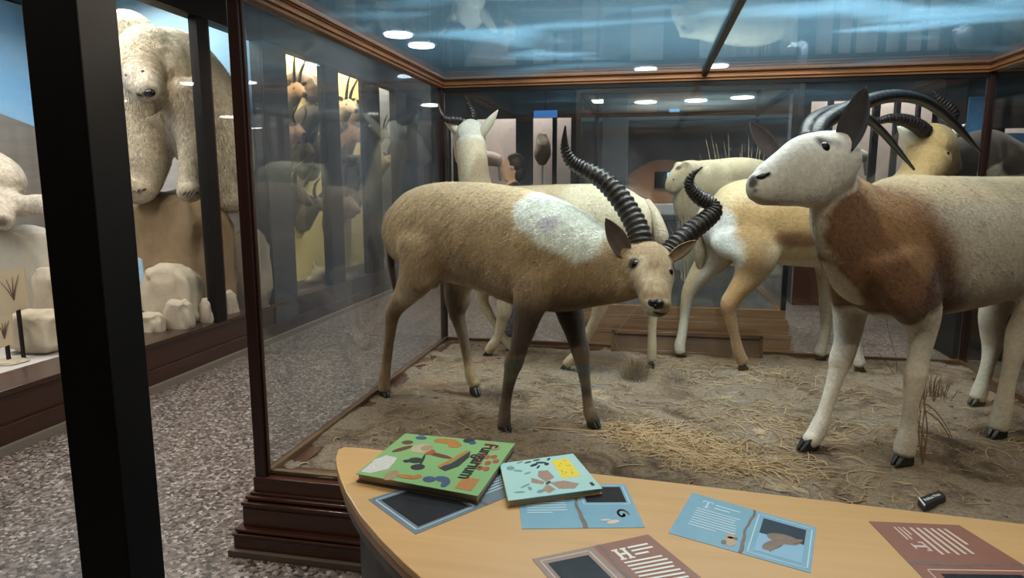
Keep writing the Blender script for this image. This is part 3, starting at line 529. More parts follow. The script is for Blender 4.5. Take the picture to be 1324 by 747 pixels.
# ================================================================== main glass case
XL, XR, YF, YB, ZR = -1.58, 2.17, 2.455, 5.08, 2.27
def rect_ring(mb, o, z0, z1, w=.09):
    x0, x1, y0, y1 = XL-.03-o, XR+.03+o, YF-.03-o, YB+.03+o
    mb.box((x0, y0, z0), (x1, y0+w, z1)); mb.box((x0, y1-w, z0), (x1, y1, z1)); mb.box((x0, y0+w, z0), (x0+w, y1-w, z1)); mb.box((x1-w, y0+w, z0), (x1, y1-w, z1))
def big_case():
    t = thing('display_case', 'large glass diorama case with dark red-brown wooden base holding the antelopes', 'display case', (0.3, 3.7, 0))
    m = MB()
    for o, z0, z1 in ((.0, .262, .325), (.012, .25, .262), (.026, .236, .25), (.02, .226, .236), (.04, .212, .226), (.034, .2, .212), (.036, .118, .2), (.062, .106, .118), (.056, .098, .106), (.07, .088, .098), (.066, .03, .088)):
        rect_ring(m, o, z0, z1, .14)
    m.build('base', MAHX, t, bevel=.003)
    m = MB(); rect_ring(m, .085, 0, .03, .1); m.build('floor_trim', mat('floor_trim', (.12, .095, .075), .6), t, bevel=.003)
    m = MB(); m.box((XL-.02, YF-.02, .25), (XR+.02, YB+.02, .30)); m.build('floorboard', mat('case_board', (.45, .28, .14), .6), t)
    for x in (XL, XR):
        for y in (YF, YB):
            m = MB(); w = .024 if y == YF else .020
            m.box((x-w, y-w, .29), (x+w, y+w, ZR+.01)); m.box((x-w-.008, y-.01, .29), (x+w+.008, y+.01, ZR+.01)); m.build('post', MAHZ, t, bevel=.003)
    # inside lip strips along the glass
    for a, b, mm in (((XL+.01, YF+.01, .322), (XL+.035, YB-.01, .348), RAILY), ((XR-.035, YF+.01, .322), (XR-.01, YB-.01, .348), RAILY), ((XL+.035, YB-.035, .322), (XR-.035, YB-.01, .348), RAILX), ((XL+.035, YF+.01, .322), (XR-.035, YF+.035, .345), RAILX)):
        MB().box(a, b).build('glass_bead', wood('bead_'+('y' if b[1]-a[1] > 1 else 'x'), (.16, .085, .035), (.08, .04, .018), 'y' if b[1]-a[1] > 1 else 'x'), t, bevel=.002)
    # top rails: moulded
    def rail(ax, c, lo, hi):
        m = MB()
        for o, z0, z1 in ((.030, ZR, ZR+.018), (.040, ZR+.018, ZR+.03), (.026, ZR+.03, ZR+.05), (.034, ZR+.05, ZR+.058), (.045, ZR+.058, ZR+.078)):
            if ax == 'x': m.box((lo-o, c-o, z0), (hi+o, c+o, z1))
            else: m.box((c-o, lo+.03, z0), (c+o, hi-.03, z1))
        return m.build('top_rail', RAILX if ax == 'x' else RAILY, t, bevel=.003)
    rail('x', YB, XL, XR); rail('x', YF, XL, XR); rail('y', XL, YF, YB); rail('y', XR, YF, YB)
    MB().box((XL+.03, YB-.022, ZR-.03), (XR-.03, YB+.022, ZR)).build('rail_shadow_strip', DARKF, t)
    MB().box((.335, YF+.04, ZR+.03), (.37, YB-.04, ZR+.078)).build('roof_beam', DARKF, t, bevel=.003)
    MB().box((XL-.004, YF+.03, .34), (XL+.004, YB-.03, ZR)).build('pane', GLASSH, t)
    MB().box((XR-.004, YF+.03, .34), (XR+.004, YB-.03, ZR)).build('pane', GLASS, t)
    MB().box((XL+.03, YB-.004, .34), (XR-.03, YB+.004, ZR)).build('pane', GLASSB, t)
    MB().box((XL+.03, YF-.004, .34), (XR-.03, YF+.004, ZR)).build('pane', GLASS, t)
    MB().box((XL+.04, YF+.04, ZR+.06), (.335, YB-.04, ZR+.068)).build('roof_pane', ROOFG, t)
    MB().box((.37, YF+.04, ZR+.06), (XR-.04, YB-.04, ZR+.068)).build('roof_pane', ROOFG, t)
big_case()

def gh(x, y):
    p = V((x, y, 0)); h = .022*mn.noise(p*2.1)+.014*mn.noise(p*6)+.007*mn.noise(p*19)+.0025*mn.noise(p*50)
    return GZ+h*.8-.004
def dirt():
    m = MB(); nx, ny = 330, 240; x0, x1, y0, y1 = XL+.03, XR-.03, YF+.03, YB-.03
    for j in range(ny+1):
        for i in range(nx+1):
            x = x0+(x1-x0)*i/nx; y = y0+(y1-y0)*j/ny; m.v.append((x, y, gh(x, y)))
    m.f = [(j*(nx+1)+i, j*(nx+1)+i+1, (j+1)*(nx+1)+i+1, (j+1)*(nx+1)+i) for j in range(ny) for i in range(nx)]; m.m = [0]*len(m.f)
    g = bpy.data.materials.new('dry_earth'); g.use_nodes = True; nt = g.node_tree; b = nt.nodes['Principled BSDF']; N = nt.nodes.new; L = nt.links.new
    b.inputs['Roughness'].default_value = .9; b.inputs['Specular IOR Level'].default_value = .2
    tc = N('ShaderNodeTexCoord'); a = N('ShaderNodeTexNoise'); a.inputs['Scale'].default_value = 2.6; a.inputs['Detail'].default_value = 8; a.inputs['Roughness'].default_value = .7; a.inputs['Distortion'].default_value = .8
    r = N('ShaderNodeValToRGB'); c = r.color_ramp; c.elements[0].position = .33; c.elements[0].color = (.065, .045, .032, 1); c.elements[1].position = .68; c.elements[1].color = (.42, .315, .205, 1)
    for p, k in ((.43, (.15, .108, .075)), (.51, (.255, .19, .13)), (.58, (.205, .168, .135))): e = c.elements.new(p); e.color = (*k, 1)
    f = N('ShaderNodeTexNoise'); f.inputs['Scale'].default_value = 70; f.inputs['Detail'].default_value = 5
    mr = N('ShaderNodeMapRange'); mr.inputs[1].default_value = .3; mr.inputs[2].default_value = .7; mr.inputs[3].default_value = .68; mr.inputs[4].default_value = 1.25
    sc = N('ShaderNodeVectorMath'); sc.operation = 'SCALE'; bp = N('ShaderNodeBump'); bp.inputs['Strength'].default_value = .8; bp.inputs['Distance'].default_value = .012
    L(tc.outputs['Object'], a.inputs[0]); L(tc.outputs['Object'], f.inputs[0]); L(a.outputs[0], r.inputs[0]); L(f.outputs[0], mr.inputs[0]); L(r.outputs[0], sc.inputs[0]); L(mr.outputs[0], sc.inputs['Scale']); L(sc.outputs[0], b.inputs['Base Color']); L(f.outputs[0], bp.inputs['Height']); L(bp.outputs[0], b.inputs['Normal'])
    o = m.build('ground_dirt', g, None, True); stuff(o, 'dry brown earth floor spread inside the glass case', 'ground')
dirt()
STRAW = mat('straw', (.58, .44, .26), .7, noise=(6, .9, (.34, .24, .13))); TWIG = mat('twig', (.19, .125, .07), .8, noise=(20, .8, (.09, .06, .035)))
def strand(m, p, yaw, L, r, curl, lift, mi=0):
    pts = []; x, y, z = p; a = yaw; n = 5
    for i in range(n):
        pts.append(V((x, y, z+lift*math.sin(PI*i/(n-1))))); x += math.cos(a)*L/(n-1); y += math.sin(a)*L/(n-1); a += curl
        z = max(gh(x, y)+r, z-.001)
    vs = []; fs = []
    for i, q in enumerate(pts):
        d = (pts[min(i+1, n-1)]-pts[max(i-1, 0)]).normalized(); s = d.cross(V((0, 0, 1))).normalized(); u = s.cross(d); rr = r*(1-.5*i/n)
        vs += [q+s*rr, q+u*rr, q-s*rr, q-u*rr]
    for i in range(n-1):
        for k in range(4): fs.append((i*4+k, i*4+(k+1) % 4, i*4+4+(k+1) % 4, i*4+4+k))
    m.add(vs, fs, mi)
def straw():
    m = MB(); cl = []
    for px, py, n, sp, L in ((880, 575, 420, .13, .17), (825, 560, 220, .07, .2), (950, 592, 300, .13, .15), (905, 590, 200, .07, .14), (1010, 610, 150, .16, .15), (760, 520, 120, .2, .12), (620, 540, 120, .22, .1), (930, 490, 170, .2, .12), (700, 495, 90, .2, .1), (560, 560, 90, .2, .08), (1120, 520, 110, .2, .12), (1080, 560, 160, .2, .13), (1240, 560, 80, .2, .12), (870, 470, 90, .12, .12), (1000, 480, 120, .16, .12), (980, 540, 200, .25, .13), (1110, 630, 90, .2, .12), (580, 475, 60, .12, .1), (450, 580, 40, .15, .08)):
        c = aZ(px, py, GZ)
        for k in range(n if n >= 200 else int(n*.55)):
            x = random.gauss(c.x, sp); y = random.gauss(c.y, sp*.8)
            if not (XL+.12 < x < XR-.14 and YF+.12 < y < YB-.14): continue
            l = L*random.uniform(.35, 1.15); a = random.choice((.35, -.3, 2.7))+random.gauss(0, .9)
            if not (XL+.05 < x+math.cos(a)*l < XR-.05 and YF+.05 < y+math.sin(a)*l < YB-.05): continue
            strand(m, (x, y, gh(x, y)+.002), a, l, random.uniform(.0012, .0032), random.uniform(-.35, .35), random.uniform(0, .012), 0 if random.random() < .75 else 1)
    for k in range(900):
        x = random.uniform(XL+.15, XR-.2); y = random.uniform(YF+.15, YB-.2)
        strand(m, (x, y, gh(x, y)+.001), random.uniform(0, 6.3), random.uniform(.02, .08), random.uniform(.0008, .0018), random.uniform(-.4, .4), .002, 0 if random.random() < .55 else 1)
    o = m.build('straw', [STRAW, mat('dark_straw', (.30, .19, .09), .8)], None); stuff(o, 'loose dry straw scattered over the earth in the case', 'straw')
straw()
def pebbles():
    m = MB()
    for k in range(380):
        x = random.uniform(XL+.1, XR-.1); y = random.uniform(YF+.1, YB-.1); r = random.uniform(.003, .011)
        m.ball((x, y, gh(x, y)+r*.3), (r*random.uniform(.8, 1.5), r, r*.6), 0, 7, 5)
    stuff(m.build('pebbles', mat('pebble', (.30, .24, .18), .9, noise=(9, .9, (.15, .11, .08))), None, True), 'small pebbles and crumbs on the diorama earth', 'pebbles')
pebbles()
def plant(name, base, blades, label, cat, colr=STRAW):
    t = thing(name, label, cat, tuple(base))
    m = MB()
    for st in blades: m.tube(st, V((1, 0, 0)), 5, 3, 0)
    m.build('stems', colr, t)
    return t
def tuft(px, py, n, hpx, spread, name, label, cat, colr, rad=.0016, Yoff=0):
    b = aZ(px, py, GZ); k = depth(b)/F; b.z = gh(b.x, b.y)-.004; bl = []
    for i in range(n):
        a = random.uniform(0, 6.3); s = random.uniform(.1, 1)*spread*k; h = hpx*k*random.uniform(.5, 1.05)
        p0 = b+V((math.cos(a), math.sin(a), 0))*s*.75
        a2 = a+random.uniform(-.8, .8); p2 = b+V((math.cos(a2)*s*1.05, math.sin(a2)*s*1.05, h*(1.1-s/(spread*k)*.55))); p1 = (p0+p2)/2+V((random.uniform(-.01, .01), 0, h*.1))
        bl.append([(p0, rad), (p1, rad*.8), (p2, rad*.35)])
    return plant(name, b, bl, label, cat, colr)
tuft(822, 487, 260, 30, 26, 'grass_tuft', 'small brown dry grass tuft beneath the lowered head near the back glass', 'grass tuft', mat('brown_grass', (.24, .17, .09), .8))
tuft(1205, 512, 60, 34, 30, 'dry_shrub', 'small dark dead shrub behind the oryx front legs near the back corner', 'shrub', TWIG, .0022)
tuft(880, 490, 30, 20, 26, 'grass_tuft', 'low straw-coloured grass tuft at the rear hooves of the orange-tan antelope', 'grass tuft', STRAW)
tuft(1010, 492, 34, 20, 30, 'grass_tuft', 'flattened pale grass tuft right of the orange-tan antelope rear hoof', 'grass tuft', STRAW)
def twigs():
    def T(rows, nm, lab, colr, r=.0022):
        Y0 = aZ(rows[0][0], rows[0][1], GZ).y; base = aZ(rows[0][0], rows[0][1], GZ-.006)
        st = [(base, r)]+[(aY(x, y, Y0-.02*i), r*(1-.13*i)) for i, (x, y) in enumerate(rows[1:], 1)]
        plant(nm, base, [st], lab, 'twig', colr)
    Y0 = aZ(1193, 600, GZ).y; b = aZ(1193, 600, GZ-.006); bl = []
    for rows in (((1193, 600), (1192, 560), (1196, 520), (1190, 482)), ((1193, 600), (1199, 555), (1194, 510), (1200, 470)), ((1193, 598), (1188, 560), (1190, 530), (1186, 500)), ((1193, 600), (1196, 570), (1186, 540), (1192, 515)), ((1195, 530), (1215, 545), (1232, 575), (1240, 612)), ((1194, 520), (1208, 530), (1222, 548), (1233, 570))):
        bl.append([(aY(x, y, Y0) if i or y < 590 else b, .0034-.0006*i) for i, (x, y) in enumerate(rows)])
    plant('dry_plant', b, bl, 'tall brown dry weed with a drooping stem against the oryx near front leg', 'dry plant', mat('weed_stem', (.24, .15, .075), .8))
    T([(1160, 482), (1158, 460), (1150, 432), (1146, 412)], 'twig', 'thin curved dark twig rising behind the oryx between its front legs', TWIG)
    T([(1156, 484), (1150, 474), (1140, 462), (1136, 456)], 'twig', 'short leaning dark twig left of the small dead shrub', TWIG)
    # pale straw stalks crossing in front of the glass near the tuft
    T([(815, 470), (795, 440), (808, 415), (825, 396)], 'stalk', 'long bent straw stalk leaning up beneath the tan antelope head', STRAW, .0016)
    p = V(aZ(786, 560, GZ)); q = V(aZ(690, 554, GZ)); m = MB(); m.tube([(q+V((0, 0, .006)), .0035), ((p+q)/2+V((0, 0, .008)), .0035), (p+V((0, 0, .006)), .003)], V((0, 1, 0)), 6, 3)
    tag(m.build('stick', STRAW, None, loc=tuple(p)), 'long straight pale stick lying between the tan antelope front hooves', 'stick')
twigs()
def case_label():
    c = [aZ(x, y, GZ+.022) for x, y in ((1187, 645), (1215, 635), (1223, 643), (1195, 655))]
    n = V((0, -.25, 1)).normalized(); t = thing('name_plate', 'small black name plate with white lettering lying on the earth', 'sign', tuple(c[3]-V((0, 0, .04))))
    MB().slab([c[3], c[2], c[1], c[0]], (0, 0, 1), .005).build('plate', mat('label_black', (.02, .02, .025), .4), t, bevel=.001)
    MB().slab([c[3]-(c[3]-c[2])*.0, c[3]+(c[2]-c[3])*.05, c[0]+(c[1]-c[0])*.05, c[0]], (0, 0, 1), .0065).build('white_edge', mat('white_card', (.8, .8, .8), .6), t)
    # little foot block
    MB().slab([c[3]-V((0, 0, .022)), c[2]-V((0, 0, .022)), c[1]-V((0, 0, .022)), c[0]-V((0, 0, .022))], (0, 0, 1), .022).build('block', MATS['label_black'], t)
    text(t, 'Addax Nas', c[3]+(c[0]-c[3])*.35+(c[2]-c[3])*.18+V((0, 0, .0055)), (c[2]-c[3]), (c[0]-c[3]), (c[2]-c[3]).length*.7, MATS['white_card'])
def text(par, s, org, xd, yd, width, m, size=None, ext=.0003, bold=0):
    cu = bpy.data.curves.new('lettering', 'FONT'); cu.body = s; cu.extrude = ext; cu.size = 1; cu.offset = bold
    o = bpy.data.objects.new('lettering', cu); COL.objects.link(o)
    bpy.context.view_layer.update(); w = o.dimensions.x
    k = width/w; cu.size = k; cu.extrude = ext; cu.offset = bold*k
    x = V(xd).normalized(); z = x.cross(V(yd)).normalized(); y = z.cross(x)
    R = Matrix((x, y, z)).transposed(); M4 = R.to_4x4(); M4.translation = V(org)-V(par['_o'])
    bpy.context.view_layer.update(); me = bpy.data.meshes.new_from_object(o.evaluated_get(bpy.context.evaluated_depsgraph_get())); bpy.data.objects.remove(o); bpy.data.curves.remove(cu)
    me.materials.clear(); me.materials.append(m); me.name = 'lettering'; o = bpy.data.objects.new('lettering', me); COL.objects.link(o)
    o.parent = par; o.matrix_basis = M4
    return o
case_label()
def framed_board():
    Yp = 4.93; t = thing('framed_board', 'low wide wooden framed board standing along the back glass', 'board', (aY(890, 450, Yp).x, Yp, GZ-.01))
    c = [aY(790, 463, Yp), aY(986, 466, Yp), aY(988, 446, Yp+.08), aY(790, 436, Yp+.08)]
    z0 = GZ-.01; zt = .475; x0, x1 = c[0].x, c[1].x
    nrm = V((0, -.96, .3)).normalized()
    P = lambda u, v: V((x0+(x1-x0)*u, Yp+.05*v, z0+(zt-z0)*v))
    m = MB(); m.slab([P(0, 0), P(1, 0), P(1, 1), P(0, 1)], -nrm, .02); m.build('panel', wood('board_panel', (.14, .075, .04), (.07, .04, .02), 'x', .5), t)
    m = MB(); w = .09
    for a, b, c_, d in ((0, 0, 1, .16), (0, .84, 1, 1), (0, 0, .02, 1), (.98, 0, 1, 1)): m.slab([P(a, b), P(c_, b), P(c_, d), P(a, d)], nrm, .014)
    m.build('frame', wood('bead_x', (.16, .085, .035), (.08, .04, .018), 'x'), t, bevel=.002)
framed_board()

# ================================================================== the table and what lies on it
TZ = .66
def table():
    t = thing('reading_table', 'low light-maple table with a rounded end standing in front of the case', 'table', (.6, 1.5, 0))
    far = [(2.2, 1.80), (1.6, 1.862), (1.0, 1.907), (.07, 1.983), (-.45, 2.017), (-.93, 2.047)]
    near = [(-1.0, 2.045), (-1.012, 2.02), (-.990, 1.955), (-.952, 1.885), (-.905, 1.81), (-.848, 1.728), (-.749, 1.605), (-.649, 1.5), (-.553, 1.41), (-.485, 1.352), (-.3, 1.22), (-.1, 1.11), (.1, 1.03), (.35, .965), (.6, .93), (.9, .925), (1.2, .96), (1.5, 1.05), (1.8, 1.2), (2.1, 1.45), (2.2, 1.65)]
    pts = far+near; cx, cy = .6, 1.55
    def inset(k): return [((x-cx)*(1-k/abs(1.6))+cx, (y-cy)*(1-k/.52)+cy) for x, y in pts]
    MB().prism(pts, TZ-.022, TZ).build('tabletop', TABLE, t, bevel=.003)
    MB().prism(inset(.004), TZ-.05, TZ-.022).build('edge_band', TEDGE, t, bevel=.004)
    MB().prism(inset(.03), TZ-.10, TZ-.05).build('apron', mat('grey_apron', (.14, .13, .125), .6), t)
    MB().prism(inset(.12), .0, TZ-.10).build('pedestal', mat('black_pedestal', (.012, .012, .014), .5), t)
table()
WHT = mat('print_white', (.80, .80, .76), .5)
class Sheet:
    """flat printed sheet; (u,v) from near-left (0,0) to far-right (1,1); corners given near-left, near-right, far-right, far-left"""
    def __init__(s, px, z): s.c = [aZ(x, y, z) for x, y in px]; s.z = z
    def P(s, u, v, dz=0): a = s.c[0].lerp(s.c[1], u); b = s.c[3].lerp(s.c[2], u); p = a.lerp(b, v); p.z = s.z+dz; return p
    def poly(s, m, uv, lo, hi, mi=0):
        m.slab([s.P(u, v, lo) for u, v in uv], (0, 0, 1), hi-lo, mi)
    def rect(s, m, u0, v0, u1, v1, lo, hi, mi=0): s.poly(m, [(u0, v0), (u1, v0), (u1, v1), (u0, v1)], lo, hi, mi)
    def blob(s, m, u, v, ru, rv, lo, hi, mi=0, rot=0, n=18, sq=0.):
        s.poly(m, [(u+ru*math.cos(a)*math.cos(rot)-rv*math.sin(a)*math.sin(rot), v+(ru*math.cos(a)*math.sin(rot)+rv*math.sin(a)*math.cos(rot))) for a in [2*PI*k/n for k in range(n)]], lo, hi, mi)
def printed_lines(s, m, u0, v0, u1, v1, n, dirv='u', ragged=.12, hgt=.4, lo=.0012, hi=.0016, mi=0):
    rng = random.Random(int(u0*1000)+n)
    for i in range(n):
        f = (i+.5)/n; e = rng.uniform(0, ragged) if i < n-1 else .4; w = 0
        if dirv == 'u': v = v1-(v1-v0)*f; h = (v1-v0)/n*hgt/2; s.rect(m, u0, v-h, u1-(u1-u0)*e, v+h, lo, hi, mi)
        else: u = u0+(u1-u0)*f; h = (u1-u0)/n*hgt/2; s.rect(m, u-h, v0+(v1-v0)*e, u+h, v1, lo, hi, mi)
def dropcap(s, m, ch, u, v, w, h, rot=False, lo=.0012, hi=.0017):
    R = (lambda a, b, c, d: s.rect(m, u+a*w, v+b*h, u+c*w, v+d*h, lo, hi)) if not rot else (lambda a, b, c, d: s.rect(m, u+(1-d)*w, v+a*h, u+(1-b)*w, v+c*h, lo, hi))
    if rot == 'r': R = lambda a, b, c, d: s.rect(m, u+b*w, v+(1-c)*h, u+d*w, v+(1-a)*h, lo, hi)
    if ch == 'T': R(.42, .1, .62, .9); R(.25, 0, .8, .12); R(.02, .86, 1, 1); R(.02, .66, .14, .9); R(.88, .66, 1, .9)
    else: R(.12, .1, .32, .9); R(.68, .1, .88, .9); R(.3, .42, .7, .58); R(0, 0, .42, .12); R(.58, 0, 1, .12); R(0, .88, .42, 1); R(.58, .88, 1, 1)
BLUEP = mat('panel_blue', (.13, .31, .45), .42, noise=(14, .9, (.19, .38, .50))); BLUED = mat('panel_slate', (.10, .15, .20), .4, noise=(10, .8, (.17, .22, .27)))
BRNP = mat('panel_red_brown', (.215, .075, .045), .42, noise=(14, .9, (.25, .10, .06))); TAUPE = mat('panel_taupe', (.30, .215, .18), .45, noise=(12, .9, (.22, .14, .12)))
DPIC = mat('picture_dark', (.012, .013, .017), .22, noise=(25, .9, (.03, .032, .04))); LBL = mat('print_pale_blue', (.45, .60, .68), .5); SEAM = mat('seam_brown', (.09, .06, .05), .5, noise=(30, .9, (.18, .14, .12)))
TINT = mat('print_pale_pink', (.62, .48, .42), .5); BIRD = mat('print_brown', (.13, .075, .045), .5, noise=(40, .9, (.22, .15, .1))); NAVY = mat('picture_navy', (.015, .03, .055), .3); SKYP = mat('picture_sky', (.22, .42, .60), .4)
def info(name, px, label, base, build):
    s = Sheet(px, TZ); o = s.P(.5, .5); t = thing(name, label, 'information panel', tuple(o), None)
    m = MB(); s.rect(m, 0, 0, 1, 1, .0001, .001); bd = m.build('board', base, t); build(s, bd); return t
def frame_pic(s, t, u0, v0, u1, v1, line, pic, gap=.03, inner=.5):
    m = MB(); w = .009; a = gap
    for q in ((u0, v0, u1, v0+w*1.4), (u0, v1-w*1.4, u1, v1), (u0, v0, u0+w, v1), (u1-w, v0, u1, v1)): s.rect(m, *q, .001, .0014)
    m.build('frame_line', line, t)
    m = MB(); s.rect(m, u0+a, v0+a*1.6, u1-a, v1-a*1.6, .001, .0015); m.build('picture', pic, t)
def seam(s, t, u, w=.018, vert=True):
    m = MB(); pts = 14; L = []; R = []
    for i in range(pts+1):
        v = i/pts; d = .006*math.sin(v*9)+.004*math.sin(v*23)
        L.append((u+d-w*(.5+.3*math.sin(v*5)), v)); R.append((u+d+w*(.5+.3*math.cos(v*7)), v))
    for i in range(pts):
        q = [L[i], R[i], R[i+1], L[i+1]]
        if not vert: q = [(b, a) for a, b in q][::-1]
        s.poly(m, q, .001, .0013)
    m.build('seam', SEAM, t)
def b1(s, t):
    frame_pic(s, t, .03, .06, .47, .94, LBL, DPIC); seam(s, t, .53, .02)
    m = MB(); printed_lines(s, m, .60, .2, .93, .8, 10); m.build('print', LBL, t)
info('info_panel', ((537, 691), (698, 625), (632, 595), (476, 646)), 'slate-blue information panel with dark picture, half under the green mushroom book', BLUED, b1)
def b2(s, t):
    frame_pic(s, t, .56, .50, .97, .97, LBL, DPIC); seam(s, t, .51, .03)
    m = MB(); printed_lines(s, m, .06, .30, .42, .62, 6); m.build('print', LBL, t)
    m = MB()
    for k in range(24):
        a = k*.27; r = .075*(1-k/30); s.blob(m, .86+r*.7*math.cos(a), .28+r*1.5*math.sin(a), .012, .02, .001, .0015)
    m.build('shell_drawing', SEAM, t)
    m = MB(); s.blob(m, .76, .12, .06, .035, .001, .0015, rot=.5); s.blob(m, .70, .16, .045, .02, .001, .0015, rot=.2); m.build('fish_drawing', TINT, t)
info('info_panel', ((675, 684), (834, 682), (808, 626), (668, 626)), 'blue information panel with a curled sea-creature drawing, under the pale butterfly book', BLUEP, b2)
def b3(s, t):
    frame_pic(s, t, .57, .06, .98, .94, LBL, SKYP, .045); seam(s, t, .525, .022)
    m = MB(); s.rect(m, .615, .52, .935, .865, .0015, .0018); m.build('picture_sky_part', NAVY, t)
    m = MB(); s.blob(m, .79, .52, .12, .10, .0018, .0020, rot=.35); s.blob(m, .73, .34, .05, .15, .0018, .0022, rot=-.35); s.poly(m, [(.69, .26), (.72, .18), (.80, .42), (.75, .44)], .0018, .0024); s.poly(m, [(.84, .56), (.86, .48), (.92, .56), (.92, .62)], .0018, .0026); m.build('bird_print', BIRD, t)
    m = MB(); dropcap(s, m, 'T', .12, .72, .09, .17); printed_lines(s, m, .23, .74, .44, .88, 2); printed_lines(s, m, .10, .26, .46, .70, 8); m.build('print', LBL, t)
    m = MB(); s.blob(m, .44, .17, .045, .10, .001, .0015); s.blob(m, .43, .28, .03, .06, .001, .0015); m.build('beetle_drawing', mat('print_tan', (.42, .30, .20), .5), t)
    m = MB(); s.blob(m, .40, .12, .02, .04, .0015, .0019); s.blob(m, .47, .25, .015, .03, .0015, .0019); m.build('beetle_marks', SEAM, t)
info('info_panel', ((864, 689), (1048, 741), (1055, 682), (895, 637)), 'blue information panel with a brown bird picture, in the middle of the table', BLUEP, b3)
def b4(s, t):
    s2 = s
    m = MB(); s.rect(m, 0, 0, .50, 1, .001, .0012); m.build('left_page', TAUPE, t)
    m = MB()
    for q in ((.04, .10, .45, .115), (.04, .925, .45, .94), (.04, .10, .05, .94), (.44, .10, .45, .94)): s.rect(m, *q, .0012, .0015)
    m.build('frame_line', TINT, t); m = MB(); s.rect(m, .08, .16, .41, .86, .0012, .0016); m.build('picture', DPIC, t); seam(s, t, .54, .03)
    m = MB(); dropcap(s, m, 'H', .60, .66, .12, .20); printed_lines(s, m, .74, .68, .93, .88, 3); printed_lines(s, m, .60, .08, .94, .64, 9); m.build('print', WHT, t)
info('info_panel', ((745, 790), (925, 762), (838, 691), (688, 723)), 'brown information panel with dark picture and big white letter H, at the table front', BRNP, b4)
def b5(s, t):
    seam(s, t, .47, .022, False)
    m = MB()
    for q in ((.10, .06, .92, .07), (.10, .40, .92, .41), (.10, .06, .11, .41), (.91, .06, .92, .41)): s.rect(m, *q, .001, .0014)
    m.build('frame_line', TINT, t); m = MB(); s.rect(m, .18, .10, .84, .36, .001, .0015); m.build('picture', DPIC, t)
    m = MB(); dropcap(s, m, 'T', .20, .62, .14, .12, 'r'); printed_lines(s, m, .36, .58, .80, .93, 6, 'v', .08); printed_lines(s, m, .20, .76, .34, .93, 3, 'v', .05); m.build('print', TINT, t)
info('info_panel', ((1234, 790), (1420, 790), (1240, 679), (1123, 674)), 'red-brown information panel with sideways white text at the right end of the table', BRNP, b5)

def book(name, px, z, th, label, cover, spine):
    s = Sheet(px, z); t = thing(name, label, 'book', tuple(V((s.P(.5, .5).x, s.P(.5, .5).y, z-th))))
    m = MB(); s.rect(m, 0, 0, 1, 1, -.0028, 0); fc = m.build('front_cover', cover, t, bevel=.0008)
    m = MB(); s.rect(m, 0, 0, 1, 1, -th, -th+.0028); m.build('back_cover', spine, t, bevel=.0008)
    m = MB(); s.rect(m, .015, .02, .985, .98, -th+.0028, -.0028); m.build('pages', mat('paper_edge', (.62, .55, .42), .8, noise=(90, .9, (.42, .36, .27), (.02, .02, 9))), t)
    return s, fc
GRN = mat('cover_green', (.22, .42, .17), .35, coat=.2); PALB = mat('cover_pale_blue', (.36, .62, .62), .35, noise=(6, .7, (.44, .68, .66)), coat=.2)
s, t = book('book', ((460, 612), (618, 641), (666, 573), (524, 560)), TZ+.028, .026, 'green hardback book covered in mushroom pictures, titled in black', GRN, mat('spine_dark', (.05, .045, .04), .5))
art = {'cap_brown': (.16, .06, .035), 'cap_orange': (.52, .22, .05), 'cap_white': (.72, .70, .66), 'cap_dark': (.03, .035, .04), 'cap_blue': (.06, .10, .22), 'cap_tan': (.42, .30, .16), 'cap_red': (.42, .10, .05), 'cap_cream': (.55, .48, .34)}
AM = [mat(k, v, .4, noise=(120, .8, tuple(c*.6 for c in v))) for k, v in art.items()]
m = MB(); Z = [0.0]
def B(u, v, ru, rv, mi, rot=0):
    Z[0] = (Z[0]+.00007) % .0008; s.blob(m, u, v, ru, rv, 0, .0003+Z[0], mi, rot)
# white mushroom at near-left corner, others across the cover
s.poly(m, [(.02, .05), (.10, .05), (.20, .18), (.17, .42), (.06, .44), (.02, .28)], 0, .0005, 2); B(.10, .30, .09, .10, 2)
B(.13, .62, .035, .11, 0, -.5); B(.11, .78, .05, .05, 0); B(.27, .08, .05, .10, 5); B(.28, .68, .09, .11, 7); B(.32, .70, .05, .07, 5)
B(.43, .90, .11, .06, 1, -.1); B(.52, .83, .06, .06, 1); B(.36, .90, .05, .05, 1); B(.18, .92, .05, .04, 4); B(.16, .99, .03, .012, 4)
B(.60, .97, .05, .06, 3); B(.65, .92, .03, .04, 4)
# big mushroom with a dark cap in the middle
B(.47, .58, .13, .035, 0, -.25); B(.38, .62, .04, .06, 6); s.poly(m, [(.56, .34), (.63, .30), (.70, .42), (.72, .62), (.69, .74), (.66, .60), (.62, .44)], 0, .0011, 3); s.poly(m, [(.54, .37), (.57, .34), (.65, .60), (.68, .74), (.65, .74), (.60, .56)], 0, .0012, 1)
B(.33, .42, .06, .06, 3, .3); B(.40, .30, .055, .06, 3, -.4); B(.27, .38, .03, .03, 3); B(.38, .45, .012, .12, 3, .2)
B(.40, .10, .09, .035, 1, .1); B(.47, .14, .03, .03, 1)
B(.57, .12, .05, .05, 4, .2); B(.66, .16, .06, .05, 4, -.2); B(.71, .10, .03, .07, 4)
for (u, v) in ((.80, .62), (.86, .66), (.91, .68), (.83, .52), (.90, .55), (.95, .60), (.87, .44), (.92, .44), (.82, .70)): B(u, v, .026, .04, 6)
B(.86, .86, .05, .05, 5); s.rect(m, .80, .05, .93, .25, 0, .0006, 1); B(.80, .92, .05, .05, 5)
m.build('cover_art', AM, t)
INK = mat('ink_black', (.012, .012, .012), .4)
text(t, 'Fungarium', s.P(.765, .93, .0014), s.P(.78, 0)-s.P(.78, 1), s.P(1, .5)-s.P(0, .5), (s.P(.78, 1)-s.P(.78, 0)).length*.70, INK, bold=.018)
